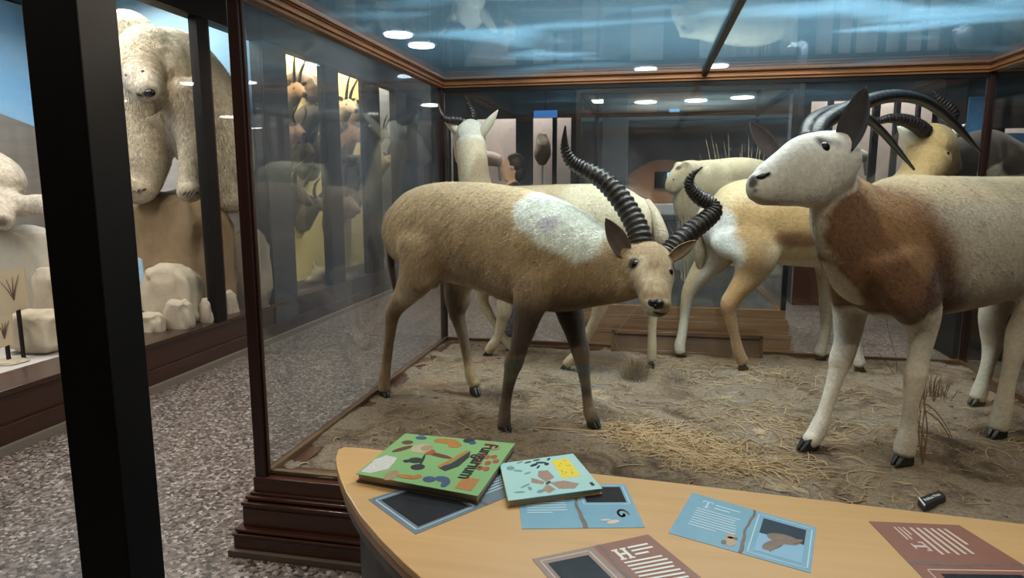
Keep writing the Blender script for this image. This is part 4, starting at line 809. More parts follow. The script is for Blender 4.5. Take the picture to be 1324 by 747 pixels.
s, t = book('book', ((657, 647), (779, 631), (741, 586), (646, 599)), TZ+.021, .019, 'pale blue hardback book with a brown butterfly and yellow title block', PALB, mat('cover_ochre', (.40, .27, .10), .5))
m = MB(); YEL = mat('print_yellow', (.78, .60, .04), .4); BF = mat('butterfly_brown', (.22, .12, .08), .45, noise=(140, .9, (.45, .30, .22)))
s.rect(m, .66, .36, .88, .88, 0, .0004); m.build('title_block', YEL, t)
m = MB()
for P_ in ([(.47, .33), (.40, .50), (.44, .64), (.55, .62), (.58, .42)], [(.45, .34), (.32, .48), (.30, .36), (.42, .28)], [(.50, .30), (.66, .30), (.80, .18), (.72, .08), (.56, .12)], [(.46, .28), (.52, .12), (.44, .05), (.38, .14)]): s.poly(m, P_, 0, .0006)
m.build('butterfly_wings', BF, t)
m = MB(); s.blob(m, .48, .30, .045, .02, 0, .0009, rot=.8)
for k in range(4): s.blob(m, .93, .10+.02*k, .02, .015, 0, .0005)
for (u, v, a, b, r) in ((.42, .82, .06, .03, .5), (.52, .86, .07, .025, -.3), (.58, .80, .04, .03, 1.2), (.36, .92, .05, .02, .2), (.64, .93, .04, .02, .9), (.48, .95, .05, .02, .1), (.46, .75, .05, .015, 1.0)): s.blob(m, u, v, a, b, 0, .0005, rot=r)
m.build('title_print', INK, t)
m = MB()
for (u, v, a, b, r) in ((.12, .82, .05, .06, .3), (.20, .72, .06, .025, -.5), (.30, .62, .05, .02, .4), (.22, .30, .07, .018, .6), (.26, .22, .02, .05, .1), (.14, .16, .06, .02, -.2), (.36, .12, .05, .035, .6), (.26, .95, .05, .02, .4)): s.blob(m, u, v, a, b, 0, .0004, rot=r)
m.build('insect_print', mat('print_slate', (.16, .27, .30), .5), t)
m = MB()
for k in range(16): s.blob(m, .69+.16*random.random(), .40+.44*random.random(), .008, .012, .0004, .0006)
m.build('speckle_print', mat('print_olive', (.35, .28, .03), .5), t)

# ================================================================== the hall
CZ = 3.4
struct(MB().box((-7, -3, -.1), (9, 21, 0)).build('floor', terrazzo()))
struct(MB().box((-7, -3, CZ), (9, 21, CZ+.1)).build('ceiling', mat('ceiling_dark', (.075, .085, .10), .7, noise=(1.2, .8, (.045, .05, .062)))))
struct(MB().box((-7.1, -3, 0), (-7, 21, CZ)).build('wall_left', CHAR)); struct(MB().box((9, -3, 0), (9.1, 21, CZ)).build('wall_right', CHAR))
struct(MB().box((-7, 21, 0), (9, 21.1, CZ)).build('wall_back', mat('wall_far_grey', (.30, .31, .33), .7))); struct(MB().box((-7, -3.1, 0), (9, -3, CZ)).build('wall_front', CHAR))
# ceiling lamps
LAMP = mat('lamp_lens', (1, 1, 1), .4, emit=(1, .97, .9), est=14.); TRIMW = mat('lamp_trim', (.5, .5, .5), .4)
LAMPS = []
def lamp(x, y, r, lab):
    LAMPS.append((x, y))
    t = thing('ceiling_downlight', lab, 'ceiling light', (x, y, CZ-.03))
    m = MB(); a = [(x+r*math.cos(k*PI/12), y+r*math.sin(k*PI/12)) for k in range(24)]; m.prism([(x+(px-x)*1.18, y+(py-y)*1.18) for px, py in a], CZ-.012, CZ-.001); m.build('trim', TRIMW, t)
    MB().prism(a, CZ-.03, CZ-.012).build('lens', LAMP, t)
for px, py, lab in ((545, 57, 'round lit ceiling light above the top-left corner, larger of the two close together'), (515, 43, 'small round lit ceiling light just left of the larger one above the corner'), (588, 92, 'ceiling light shining right at the back-left top corner of the case'), (640, 120, 'ceiling light just under the back rail above the pale antelope head'),  # the streak at the back-left corner is a reflection built as a lamp
                    (835, 88, 'ceiling light just above the back rail, left of the dark roof beam'), (927, 84, 'ceiling light just above the back rail, right of the dark roof beam'), (1245, 68, 'ceiling light above the back rail near the right corner post'), (1305, 24, 'largest ceiling light, at the top right above the case roof'), (1166, 99, 'ceiling light just under the back rail above the oryx curved horn'),
                    (655, 128, 'faint ceiling light left of the second glass case, above the person'), (773, 130, 'ceiling light seen through the top left of the second glass case'), (835, 131, 'second ceiling light from the left through the second glass case'), (900, 129, 'third ceiling light from the left through the second glass case'), (960, 125, 'ceiling light above the tall dry grass in the second case'),
                    (1073, 133, 'ceiling light above the oryx near ear'), (1100, 150, 'ceiling light low behind the oryx ear')):
    p = aZ(px, py, CZ); lamp(p.x, p.y, .17 if p.y < 12 else .24, lab)

# ------------------------------------------------ black post in the foreground
def post():
    t = thing('black_post', 'thick black square post rising in front of the polar bear display', 'post', (-1.5, 1.5, 0))
    MB().box((-1.5, 1.44, .03), (-1.345, 1.57, CZ)).build('shaft', BLACK, t, bevel=.004)
    m = MB(); m.box((-1.52, 1.41, 0), (-1.325, 1.60, .03)); m.build('foot_plate', BLACK, t, bevel=.003)
post()

# ------------------------------------------------ polar bear display (long wall case at the left)
WX = -3.66
SNOW = mat('snow', (.62, .59, .53), .8, noise=(3, .9, (.48, .43, .36)), bump=(20, .5)); ICE = mat('plaster_rock', (.64, .56, .45), .8, noise=(4, .9, (.44, .36, .27)), bump=(14, .7)); ROCKB = mat('brown_rock', (.36, .26, .15), .85, noise=(3.5, .9, (.19, .125, .07), (1, 1, .5)), bump=(12, .8))
SKY = mat('painted_sky', (.26, .58, .92), .8, noise=(.8, .8, (.55, .78, .95), (1, 1, 2.2))); HILL = mat('painted_hills', (.34, .31, .28), .85, noise=(5, .9, (.24, .21, .19), (.4, .4, 2)))
PALEW = mat('painted_pale_ground', (.66, .62, .60), .85, noise=(4, .9, (.48, .46, .46), (.4, .4, 3)))
def bear_case():
    t = thing('display_case', 'long dark-framed wall case holding the polar bear scene', 'display case', (WX, 3.8, 0))
    m = MB(); m.box((WX-.35, .8, .16), (WX, 6.3, .34)); m.box((WX-.35, .8, .05), (WX+.03, 6.3, .16)); m.box((WX-.35, .8, .33), (WX+.015, 6.3, .365)); m.build('base', MAHY, t, bevel=.004)
    MB().box((WX-.3, .8, 0), (WX+.06, 6.3, .05)).build('floor_trim', mat('pale_floor_trim', (.20, .17, .14), .5), t)
    MB().box((-6.5, .8, .25), (WX-.02, 6.3, .30)).build('deck', PALEW, t)
    MB().box((WX-.12, .8, 2.90), (WX+.03, 6.06, CZ)).build('header', DARKF, t)
    MB().box((WX-.06, 5.10, .36), (WX+.02, 5.24, 2.9)).build('post', DARKF, t, bevel=.003); MB().box((WX-.05, 5.24, .36), (WX+.01, 5.27, 2.9)).build('post', MAHZ, t)
    MB().box((WX-.06, 1.0, .36), (WX+.02, 1.12, 2.9)).build('post', DARKF, t, bevel=.003)
    MB().box((-6.5, .8, .3), (-6.42, 6.2, 3.38)).build('painted_backdrop', SKY, t); MB().box((-6.42, 6.2, .3), (WX-.02, 6.28, 3.38)).build('painted_backdrop', SKY, t)
    # painted pale ground and hills as thin relief
    m = MB(); m.slab([(-6.4, 6.2, .3), (WX-.03, 6.2, .3), (WX-.03, 6.2, 1.98), (-4.0, 6.2, 2.03), (-4.6, 6.2, 2.1), (-5.5, 6.2, 2.2), (-6.4, 6.2, 2.1)], (0, -1, 0), .012); m.build('painted_snowfield', PALEW, t)
    m = MB(); m.slab([(-6.42, 1, .3), (-6.42, 6.18, .3), (-6.42, 6.18, 2.15), (-6.42, 5.6, 2.3), (-6.42, 5.0, 2.5), (-6.42, 4.3, 2.3), (-6.42, 3.5, 2.5), (-6.42, 2.4, 2.3), (-6.42, 1, 2.2)], (1, 0, 0), .02); m.build('painted_hills', HILL, t)
    MB().box((WX-.02, 1.12, .365), (WX-.012, 5.10, 2.9)).build('pane', GLASS, t); MB().box((WX-.02, 5.27, .365), (WX-.012, 6.06, 2.9)).build('pane', GLASS, t)
bear_case()
def rock(name, px, py, Y, rx, rz, ry, label, m, zb=.30, seed=0, cat='rock'):
    c = aY(px, py, Y); b = bmesh.new(); bmesh.ops.create_icosphere(b, subdivisions=4, radius=1)
    k = depth(c)/F; h = rz*k
    mb = MB(); zt = c.z+h; zc = (zt+zb)/2; hz = (zt-zb)/2
    vs = []
    for v in b.verts:
        p = v.co.copy(); q = V([math.copysign(abs(a)**.42, a) for a in p]); q = q.normalized()*(.55+.45*q.length/1.2) if 0 else q
        q = V([math.copysign(min(1, abs(a)*1.05)**.6, a) for a in p]); d = 1+.24*mn.noise(p*1.7+V((seed, 0, 0)))+.10*mn.noise(p*4.3+V((seed, 3, 0)))+.04*mn.noise(p*11+V((seed, 3, 0)))
        taper = 1-.12*(q.z*.5+.5)
        vs.append((c.x+q.x*rx*k*d*taper, Y+q.y*ry*d*taper, max(zb, zc+q.z*hz*(1+.12*mn.noise(p*2.6+V((seed, 0, 2)))-.05))))
    mb.add(vs, [[v.index for v in f.verts] for f in b.faces]); b.free()
    return tag(mb.build(name, m, None, True, loc=(c.x, Y, zb)), label, cat)
rock('rock_ledge', 236, 330, 5.62, 66, 84, .36, 'tall yellow-brown rock ledge under the polar bear', ROCKB, seed=3)
rock('boulder', 326, 360, 5.95, 22, 66, .14, 'tall grey-brown rock at the far right end of the polar bear display', mat('grey_rock', (.40, .35, .29), .85, noise=(3.5, .9, (.25, .2, .16)), bump=(12, .8)), seed=5)
rock('boulder', 222, 372, 5.12, 37, 32, .15, 'largest cream boulder in front of the rock ledge', ICE, seed=1)
rock('boulder', 232, 410, 4.86, 19, 24, .08, 'upright cream block in front of the largest boulder', ICE, seed=2)
rock('boulder', 196, 428, 4.72, 18, 25, .08, 'cream boulder beside the black post, low down', ICE, seed=7)
rock('boulder', 271, 404, 5.15, 11, 20, .07, 'small cream block right of the upright block', ICE, seed=8)
rock('boulder', 292, 400, 5.55, 14, 26, .08, 'cream block behind the dark case post', ICE, seed=9)
rock('rock_block', 50, 440, 4.15, 35, 40, .14, 'big cream rock block low at the left edge beside the black post', ICE, seed=4)
rock('rock_block', 66, 372, 4.5, 22, 28, .1, 'cream rock block behind the big one left of the black post', ICE, seed=6)
rock('rock_shelf', 35, 330, 4.75, 60, 36, .22, 'pale snow-covered rock shelf under the lying polar bear', SNOW, seed=11)
rock('pebble_mound', 12, 474, 3.85, 22, 9, .1, 'low pale mound of stones at the bottom left of the polar bear display', ICE, seed=12)
def card(px, Y, label, zb=.30):
    c = [aY(x, y, Y) for x, y in px]; o = (c[0]+c[1])/2; o.z = c[0].z
    t = thing('drawing_card', label, 'sign', tuple(o)); MB().slab(c, (0, 1, 0), .01).build('card', mat('cream_card', (.62, .50, .34), .7), t)
    e = (c[1]-c[0]); f = (c[3]-c[0]); m = MB()
    for a in (-.5, -.2, .1, .4): m.tube([(c[0]+e*.5+f*.25-V((0, .002, 0)), .004), (c[0]+e*(.5+a*.3)+f*.5-V((0, .004, 0)), .003), (c[0]+e*(.5+a*.75)+f*.75-V((0, .004, 0)), .0015)], V((1, 0, 0)), 5, 3)
    m.build('plant_drawing', mat('drawing_ink', (.14, .09, .07), .7), t)
    MB().box((o.x-.01, Y+.01, zb), (o.x+.01, Y+.03, o.z+.1)).build('stake', DARKF, t)
card(((3, 408), (38, 395), (30, 345), (-6, 352)), 3.95, 'cream card with a drawn plant, left of the black post'); card(((-4, 452), (16, 444), (14, 405), (-4, 410)), 3.85, 'second cream card below the plant card at the left edge')
def bear():
    o = aY(215, 250, 5.5); t = thing('polar_bear', 'large white polar bear standing on the rock ledge with its head lowered', 'polar bear', (o.x, 5.5, o.z))
    K = P3
    torso = st_of(K, [(205, 92, 5.38, 50, .9), (215, 100, 5.5, 70, .85), (238, 122, 5.62, 74, .8), (262, 155, 5.75, 72, .75), (284, 200, 5.88, 60, .7), (290, 240, 5.9, 46, .7)])
    chest = st_of(K, [(196, 110, 5.38, 44, .8), (200, 150, 5.42, 40, .7), (206, 178, 5.48, 30, .7)])
    neck = st_of(K, [(200, 80, 5.45, 46, .9), (188, 84, 5.32, 42, .95), (183, 90, 5.22, 35, .95), (186, 100, 5.12, 27, .95), (189, 110, 5.02, 19, 1), (191, 117, 4.97, 15, 1)])
    l1 = st_of(K, [(188, 130, 5.4, 40), (190, 165, 5.36, 34), (190, 200, 5.32, 30), (187, 225, 5.30, 25), (181, 240, 5.26, 23), (177, 246, 5.18, 19, 1.1)])
    l2 = st_of(K, [(244, 130, 5.42, 40), (251, 165, 5.36, 25), (252, 195, 5.32, 20), (249, 225, 5.29, 17), (247, 242, 5.26, 17), (245, 249, 5.20, 14, 1.1)])
    l3 = st_of(K, [(282, 170, 5.85, 44, .8), (290, 210, 5.84, 30), (294, 245, 5.82, 24), (294, 262, 5.80, 22)])
    q = lambda x, y, Y: tuple(K(x, y, Y))
    paint = [(q(170, 40, 5.3), q(230, 60, 5.5), .3, .3, (.72, .68, .54), .8), (q(215, 115, 5.25), q(225, 175, 5.3), .14, .2, (.42, .34, .23), .85), (q(190, 150, 5.2), q(200, 180, 5.3), .1, .2, (.56, .47, .34), .6), (q(170, 200, 5.2), q(180, 250, 5.2), .15, .15, (.60, .52, .40), .5), (q(150, 100, 5.2), q(190, 110, 5.0), .14, .1, (.76, .72, .64), .8),  # chest darkened in the coat for its shadow and dirt
             (q(188, 122, 4.9), q(197, 119, 4.9), .028, .016, (.03, .026, .024)), (q(176, 122, 4.92), q(190, 126, 4.9), .016, .012, (.05, .04, .035)), (q(184, 91, 5.02), q(184, 91, 5.0), .02, .02, (.1, .08, .06)), (q(203, 65, 5.1), q(206, 66, 5.15), .03, .03, (.10, .08, .07)), (q(162, 97, 5.05), q(162, 97, 5.1), .015, .015, (.1, .08, .06))]
    balls = [(K(208, 64, 5.26), .04), (K(157, 60, 5.26), .04), (K(165, 52, 5.5), .26)]
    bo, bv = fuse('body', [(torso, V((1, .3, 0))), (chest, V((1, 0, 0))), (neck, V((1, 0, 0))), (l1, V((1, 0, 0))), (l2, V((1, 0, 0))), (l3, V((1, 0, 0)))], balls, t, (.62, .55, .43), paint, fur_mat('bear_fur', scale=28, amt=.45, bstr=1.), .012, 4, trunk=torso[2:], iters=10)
    coat_hair(bo, torso, (.2, -.3, 0), 40000, .014, .035, .003)
    eye_on(bv, 184, 92, .02, t); eye_on(bv, 163, 97, .02, t)
    p, n = surf(bv, 194, 119)
    if p: MB().ball(p+V((-.01, 0, -.005)), (.055, .035, .036)).build('nose', mat('wet_nose', (.012, .011, .014), .25), t, True)
    for x0, y0, Y in ((170, 246, 5.12), (238, 250, 5.12)):
        for k in range(4):
            a = K(x0+k*4.5, y0, Y); MB().tube([(a+V((0, .04, .01)), .012), (a+V((0, 0, 0)), .01), (a+V((0, -.03, -.02)), .003)], V((1, 0, 0)), 6, 3).build('claw', mat('claw', (.08, .06, .05), .5), t, True)
bear()
def bear2():
    o = aY(20, 285, 4.7); t = thing('polar_bear', 'second polar bear lying at the left edge with one foreleg stretched out', 'polar bear', (o.x, 4.7, o.z)); K = P3
    body = st_of(K, [(-90, 250, 4.75, 62), (-40, 240, 4.75, 58), (-8, 236, 4.72, 40), (8, 240, 4.7, 26), (14, 250, 4.68, 16)])
    leg = st_of(K, [(-20, 262, 4.6, 30), (8, 262, 4.6, 18), (30, 266, 4.6, 14), (52, 265, 4.6, 14), (68, 268, 4.58, 13)])
    head = st_of(K, [(-10, 270, 4.5, 22), (0, 278, 4.42, 17), (6, 288, 4.36, 11)])
    fuse('body', [(body, V((0, 1, 0))), (leg, V((0, 1, 0))), (head, V((0, 1, 0)))], [], t, (.58, .51, .42), [(tuple(K(0, 285, 4.3)), tuple(K(8, 296, 4.3)), .05, .04, (.2, .15, .12))], bpy.data.materials['bear_fur'], .015, 5)
bear2()
# painted blue panel leaning behind the boulders
tag(MB().slab([aY(178, 402, 5.1), aY(192, 400, 5.1), aY(183, 335, 5.16), aY(174, 332, 5.16)], (0, 1, 0), .012).build('leaflet', mat('leaflet_blue', (.20, .42, .66), .5, noise=(9, .9, (.6, .7, .8))), None, loc=tuple(aY(184, 402, 5.1))), 'narrow blue and white leaflet standing between the black post and boulders', 'leaflet')

# ------------------------------------------------ wall of mounted heads
YELB = mat('yellow_backdrop', (.86, .70, .30), .8, noise=(1.5, .7, (.80, .64, .28)))
WINS = [(6.53, 7.36), (7.70, 8.49), (8.95, 9.56), (10.0, 10.75)]
def heads_wall():
    t = thing('trophy_cabinet', 'dark wall cabinet with three yellow-backed windows full of mounted heads', 'display case', (WX, 8.2, 0))
    m = MB(); m.box((WX-.12, 6.3, .16), (WX, 11.2, .36)); m.box((WX-.12, 6.3, .05), (WX+.03, 11.2, .16)); m.build('base', mat('dark_red_base', (.035, .018, .014), .5), t)
    MB().box((WX-.1, 6.3, 0), (WX+.06, 11.2, .05)).build('floor_trim', mat('pale_floor_trim', (.2, .17, .14), .5), t)
    MB().box((WX-.12, 6.06, 2.9), (WX, 11.2, CZ)).build('header', CHAR, t)
    m = MB(); m.box((WX-.12, 6.06, .05), (WX+.01, 6.5, 2.9)); m.build('end_panel', mat('panel_grey', (.075, .085, .105), .6, noise=(6, .9, (.05, .055, .07), (1, 1, 3))), t)
    ys = [WINS[0][1], WINS[1][0], WINS[1][1], WINS[2][0], WINS[2][1], WINS[3][0], WINS[3][1], 11.2]
    for i in range(0, 8, 2): MB().box((WX-.10, ys[i], .36), (WX, ys[i+1], 2.9)).build('post', DARKF, t)
    MB().box((-4.32, 6.45, .3), (-4.26, 9.75, 3.39)).build('backdrop', YELB, t)
    MB().box((-4.32, 9.75, .3), (-4.26, 11.2, 3.39)).build('backdrop', mat('pale_backdrop', (.6, .56, .52), .8, noise=(4, .9, (.4, .37, .36), (1, .4, 1))), t)
    MB().box((-4.26, 6.45, .28), (WX-.1, 11.2, .36)).build('deck', mat('deck_dark', (.08, .07, .065), .8), t)
    for a, b in WINS: MB().box((WX-.05, a, .36), (WX-.042, b, 2.9)).build('pane', GLASS, t)
heads_wall()
def trophy(px, py, s, X, colr, neckc, label, kind, face=(.5, -.55, -.35), dark=None):
    c = aX(px, py, X); k = depth(c)/F*s*.86; f = V(face).normalized(); sd = f.cross(V((0, 0, 1))).normalized(); u = sd.cross(f)
    t = thing('mounted_trophy', label, 'mounted animal head', tuple(c))
    wall = V((-4.255, c.y+.05, c.z-k*42))
    neck = [(wall, k*26), (wall.lerp(c, .45)+V((0, 0, k*2)), k*22), (c-u*k*3, k*15)]
    head = [(c-f*k*6, k*13.5, k*12), (c+f*k*4, k*14.5, k*11.5), (c+f*k*16, k*10.5, k*8.5), (c+f*k*27, k*7, k*6), (c+f*k*31, k*5.5, k*5)]
    fuse('body', [(neck, V((0, 1, 0))), (head, sd)], [], t, neckc, [(tuple(c), tuple(c+f*k*30), k*16, k*8, colr), (tuple(c+f*k*33), tuple(c+f*k*33), k*7, k*4, (.03, .025, .02))], FUR, max(.009, k*2), 4)
    for q in (-1, 1):
        MB().ball(c+f*k*7+sd*(q*k*9.5)+u*k*4, k*2).build('eye', EYEM, t, True)
        eo, ei = ear_mats(tuple(a*.9 for a in colr), (.25, .17, .12)); b = c-f*k*5+sd*(q*k*9)+u*k*7
        ear(b, b+sd*(q*k*17)+u*k*7-f*k*3, f, k*4.5, t, eo, ei)
        b = c-f*k*3+sd*(q*k*5)+u*k*11
        if kind == 'straight': st = [(b, k*3.4), (b+u*k*20-f*k*3+sd*q*k*2, k*2.8), (b+u*k*40-f*k*2+sd*q*k*6, k*1.8), (b+u*k*55+sd*q*k*8, k*.5)]
        elif kind == 'ram': st = [(b+(sd*q*r*.0+V((0, 0, 0)))-f*k*(26*(1-math.cos(a))*.8)+u*k*24*math.sin(a)+sd*(q*k*(3+a*6.5)), k*(10.5-a*1.65)) for a in [.0, .6, 1.2, 1.9, 2.6, 3.3, 4.0, 4.7, 5.3] for r in (1,)]
        elif kind == 'curve': st = [(b, k*4), (b+sd*q*k*10+u*k*14, k*3.6), (b+sd*q*k*14+u*k*32, k*2.6), (b+sd*q*k*6+u*k*48, k*.6)]
        elif kind == 'buffalo': st = [(b-u*k*2, k*7), (b+sd*q*k*18-u*k*4, k*6.5), (b+sd*q*k*32+u*k*6, k*4.5), (b+sd*q*k*30+u*k*20, k*1)]
        else: continue
        MB().tube(st, f, 9, 5, 0, (14, .15, .8)).build('horn', dark or HORN, t, True)
    return t
TN = (.30, .17, .09); BR = (.12, .08, .055); GY = (.20, .17, .14); CRM = (.55, .45, .30); HB = mat('horn_brown', (.16, .105, .06), .6)
trophy(383, 116, .80, -4.0, TN, (.25, .16, .10), 'brown mounted head with two upright straight horns, top of the first yellow window', 'straight', (.75, -.4, -.35))
trophy(409, 138, 1.0, -3.98, GY, (.16, .13, .10), 'grey mounted ram head with big curled horns beside the upright-horned head', 'ram', (.8, -.15, -.3), HB)
trophy(449, 136, .72, -4.0, CRM, (.4, .3, .18), 'pale mounted antelope head with tall horns, top of the second yellow window', 'straight', (.75, -.3, -.4))
trophy(467, 140, .66, -4.0, GY, (.2, .15, .1), 'grey mounted head with curved horns at the right of the second yellow window', 'curve', (.7, .1, -.3))
trophy(384, 168, .62, -4.0, (.26, .14, .09), (.24, .14, .09), 'small reddish mounted head below the upright-horned head', 'curve', (.7, -.3, -.3))
trophy(396, 190, .60, -3.95, BR, BR, 'small dark mounted head with short horns, low in the first yellow window', 'straight', (.7, -.2, -.5))
trophy(414, 186, .9, -4.0, GY, (.15, .12, .1), 'large shaggy grey mounted head below the ram', 'none', (.7, -.2, -.4))
trophy(462, 214, 1.0, -3.95, (.05, .045, .045), (.05, .045, .045), 'black mounted buffalo head with wide horns in the second yellow window', 'buffalo', (.8, -.2, -.3))
trophy(455, 172, .8, -4.0, (.22, .12, .08), (.2, .12, .08), 'reddish-brown mounted head between the pale and the black heads', 'none', (.7, -.2, -.4))
trophy(496, 172, .45, -4.0, BR, BR, 'tiny dark mounted head at the edge of the third yellow window', 'straight', (.7, -.2, -.4))
trophy(384, 250, .95, -3.95, (.08, .055, .05), (.09, .06, .05), 'dark mounted head low in the first window behind the glass', 'curve', (.8, -.2, -.5))
trophy(409, 262, .7, -4.0, GY, GY, 'small grey mounted head low at the right of the first window', 'curve', (.7, -.2, -.4))
trophy(449, 262, .8, -3.95, (.17, .11, .08), BR, 'brown mounted head low in the second window', 'straight', (.8, -.2, -.5))
trophy(468, 250, .6, -4.0, CRM, GY, 'small pale mounted head low at the right of the second window', 'straight', (.8, -.1, -.5))
trophy(502, 205, .5, -4.0, CRM, (.3, .22, .15), 'small pale mounted head in the lower third yellow window', 'straight', (.8, -.1, -.4))
def skull():
    b = aX(412, 366, -3.9); b.z = .36; t = thing('animal_skull', 'pale animal skull lying on the floor of the trophy cabinet', 'skull', tuple(b)); p = b+V((0, 0, .09))
    m = MB(); m.tube([(p+V((0, -.3, -.01)), .03), (p+V((0, -.15, 0)), .055), (p+V((0, .02, .02)), .10), (p+V((0, .14, .0)), .085)], V((1, 0, 0)), 12, 4); m.build('cranium', mat('bone', (.62, .55, .40), .7, noise=(12, .9, (.4, .32, .2))), t, True)
    for q in (-1, 1): MB().tube([(p+V((q*.06, .08, .08)), .022), (p+V((q*.14, .16, .14)), .016), (p+V((q*.16, .28, .12)), .005)], V((0, 0, 1)), 8, 4).build('horn_core', MATS['bone'], t, True)
skull()

# ------------------------------------------------ second glass case behind, with a lioness and tall grass
def case2():
    x0, x1, y0, y1 = -.66, 1.2, 6.15, 8.3; t = thing('display_case', 'second glass case on a stepped brown wooden base, standing behind the first', 'display case', ((x0+x1)/2, 7.2, 0))
    m = MB()
    for o, a, b in ((.0, .38, .46), (.02, .34, .38), (.03, .25, .34), (.055, .21, .25), (.05, .12, .21), (.075, .09, .12)): m.box((x0-o, y0-o, a), (x1+o, y1+o, b))
    m.build('base', wood('lit_base_wood', (.33, .16, .065), (.19, .085, .035), 'x', .35), t, bevel=.004); m = MB(); m.box((x0-.08, y0-.08, 0), (x1+.08, y1+.08, .09)); m.build('plinth', mat('grey_plinth', (.13, .115, .125), .5), t)
    for x in (x0+.02, x1-.02):
        for y in (y0+.02, y1-.02): MB().box((x-.02, y-.02, .46), (x+.02, y+.02, 2.34)).build('post', DARKF, t)
    for a, b in (((x0, y0, 2.34), (x1, y0+.05, 2.40)), ((x0, y1-.05, 2.34), (x1, y1, 2.40)), ((x0, y0+.05, 2.34), (x0+.05, y1-.05, 2.40)), ((x1-.05, y0+.05, 2.34), (x1, y1-.05, 2.40))): MB().box(a, b).build('top_rail', DARKF, t)
    MB().box((x0+.04, y0+.01, .46), (x1-.04, y0+.018, 2.34)).build('pane', GLASSB, t); MB().box((x0+.04, y1-.018, .46), (x1-.04, y1-.01, 2.34)).build('pane', GLASS, t)
    MB().box((x0+.01, y0+.04, .46), (x0+.018, y1-.04, 2.34)).build('pane', GLASS, t); MB().box((x1-.018, y0+.04, .46), (x1-.01, y1-.04, 2.34)).build('pane', GLASS, t)
    MB().box((x0+.05, y0+.05, 2.36), (x1-.05, y1-.05, 2.368)).build('roof_pane', glass_mat('roof_glass_pale', .18, (.5, .62, .68), 1.2, stretch=(.5, 2, 1), lo=.4, hi=.6), t)
    # rock bank inside
    m = MB(); n = 30
    for j in range(n+1):
        for i in range(n+1):
            x = x0+.05+(x1-x0-.1)*i/n; y = y0+.06+(y1-y0-.12)*j/n; e = min(i, n-i, j, n-j)/n; m.v.append((x, y, .462+(.22*min(1, e*7)+.1*mn.noise(V((x*2, y*2, 0)))*min(1, e*8)+.0)))
    m.f = [(j*(n+1)+i, j*(n+1)+i+1, (j+1)*(n+1)+i+1, (j+1)*(n+1)+i) for j in range(n) for i in range(n)]; m.m = [0]*len(m.f)
    m.build('rocky_ground', mat('dark_rocky_ground', (.10, .095, .10), .9, noise=(6, .9, (.05, .048, .05)), bump=(20, .8)), t, True)
case2()
def lioness():
    K = P3; t = thing('lioness', 'cream short-haired animal with a small round ear in the second glass case', 'lioness', (aY(925, 240, 6.9).x, 6.9, .65))
    torso = st_of(K, [(888, 240, 6.75, 24), (905, 238, 6.8, 30), (930, 240, 6.9, 34), (960, 238, 7.0, 34), (985, 240, 7.1, 30), (1000, 245, 7.15, 22)])
    head = st_of(K, [(900, 228, 6.75, 20), (888, 227, 6.7, 19), (878, 232, 6.65, 15.5), (870, 240, 6.6, 11), (867, 245, 6.58, 8)])
    chest = st_of(K, [(895, 250, 6.75, 26), (892, 275, 6.72, 20)])
    legs = [st_of(K, r) for r in ([(893, 265, 6.7, 16), (893, 300, 6.7, 10), (891, 340, 6.7, 9), (890, 362, 6.68, 9)], [(908, 265, 6.85, 16), (910, 300, 6.85, 10), (909, 340, 6.85, 9), (907, 358, 6.83, 9)], [(985, 250, 7.1, 20), (988, 300, 7.1, 11), (986, 340, 7.1, 8), (984, 354, 7.08, 9)], [(968, 250, 7.2, 20), (970, 300, 7.2, 11), (969, 340, 7.2, 8), (967, 352, 7.18, 9)])]
    _, bv = fuse('body', [(torso, V((.2, 1, 0))), (head, V((.2, 1, 0))), (chest, V((0, 1, 0)))]+[(l, V((0, 1, 0))) for l in legs], [(K(877, 215, 6.72), .045), (K(886, 213, 6.62), .04)], t, (.70, .64, .48), [(tuple(K(877, 217, 6.6)), tuple(K(877, 217, 6.6)), .03, .03, (.08, .06, .05)), (tuple(K(866, 243, 6.5)), tuple(K(864, 245, 6.5)), .03, .03, (.25, .18, .14))], FUR, .012, 4)
    eye_on(bv, 871, 232, .012, t)
lioness()
def tall_grass():
    for base, n, hp, sp, lab in (((955, 330), 46, 165, 42, 'tall dry pale grass clump standing behind the cream animal'), ((888, 345), 26, 118, 14, 'thin dry reeds hanging below the cream animal chest')):
        b = aY(base[0], base[1], 7.35 if n > 30 else 6.5); b.z = .62; bl = []; rr = random.Random(n)
        for i in range(n):
            a = rr.uniform(-1, 1); s = a*sp*depth(b)/F; h = hp*depth(b)/F*rr.uniform(.62, 1.08); bl.append([(b+V((s*.5, rr.uniform(-.08, .08), 0)), .0065), (b+V((s*.8, rr.uniform(-.1, .1), h*.6)), .005), (b+V((s*1.2+rr.uniform(-.06, .06), rr.uniform(-.1, .1), h)), .0012)])
        plant('grass_clump', b, bl, lab, 'dry grass', mat('pale_reed', (.66, .54, .38), .8))
tall_grass()

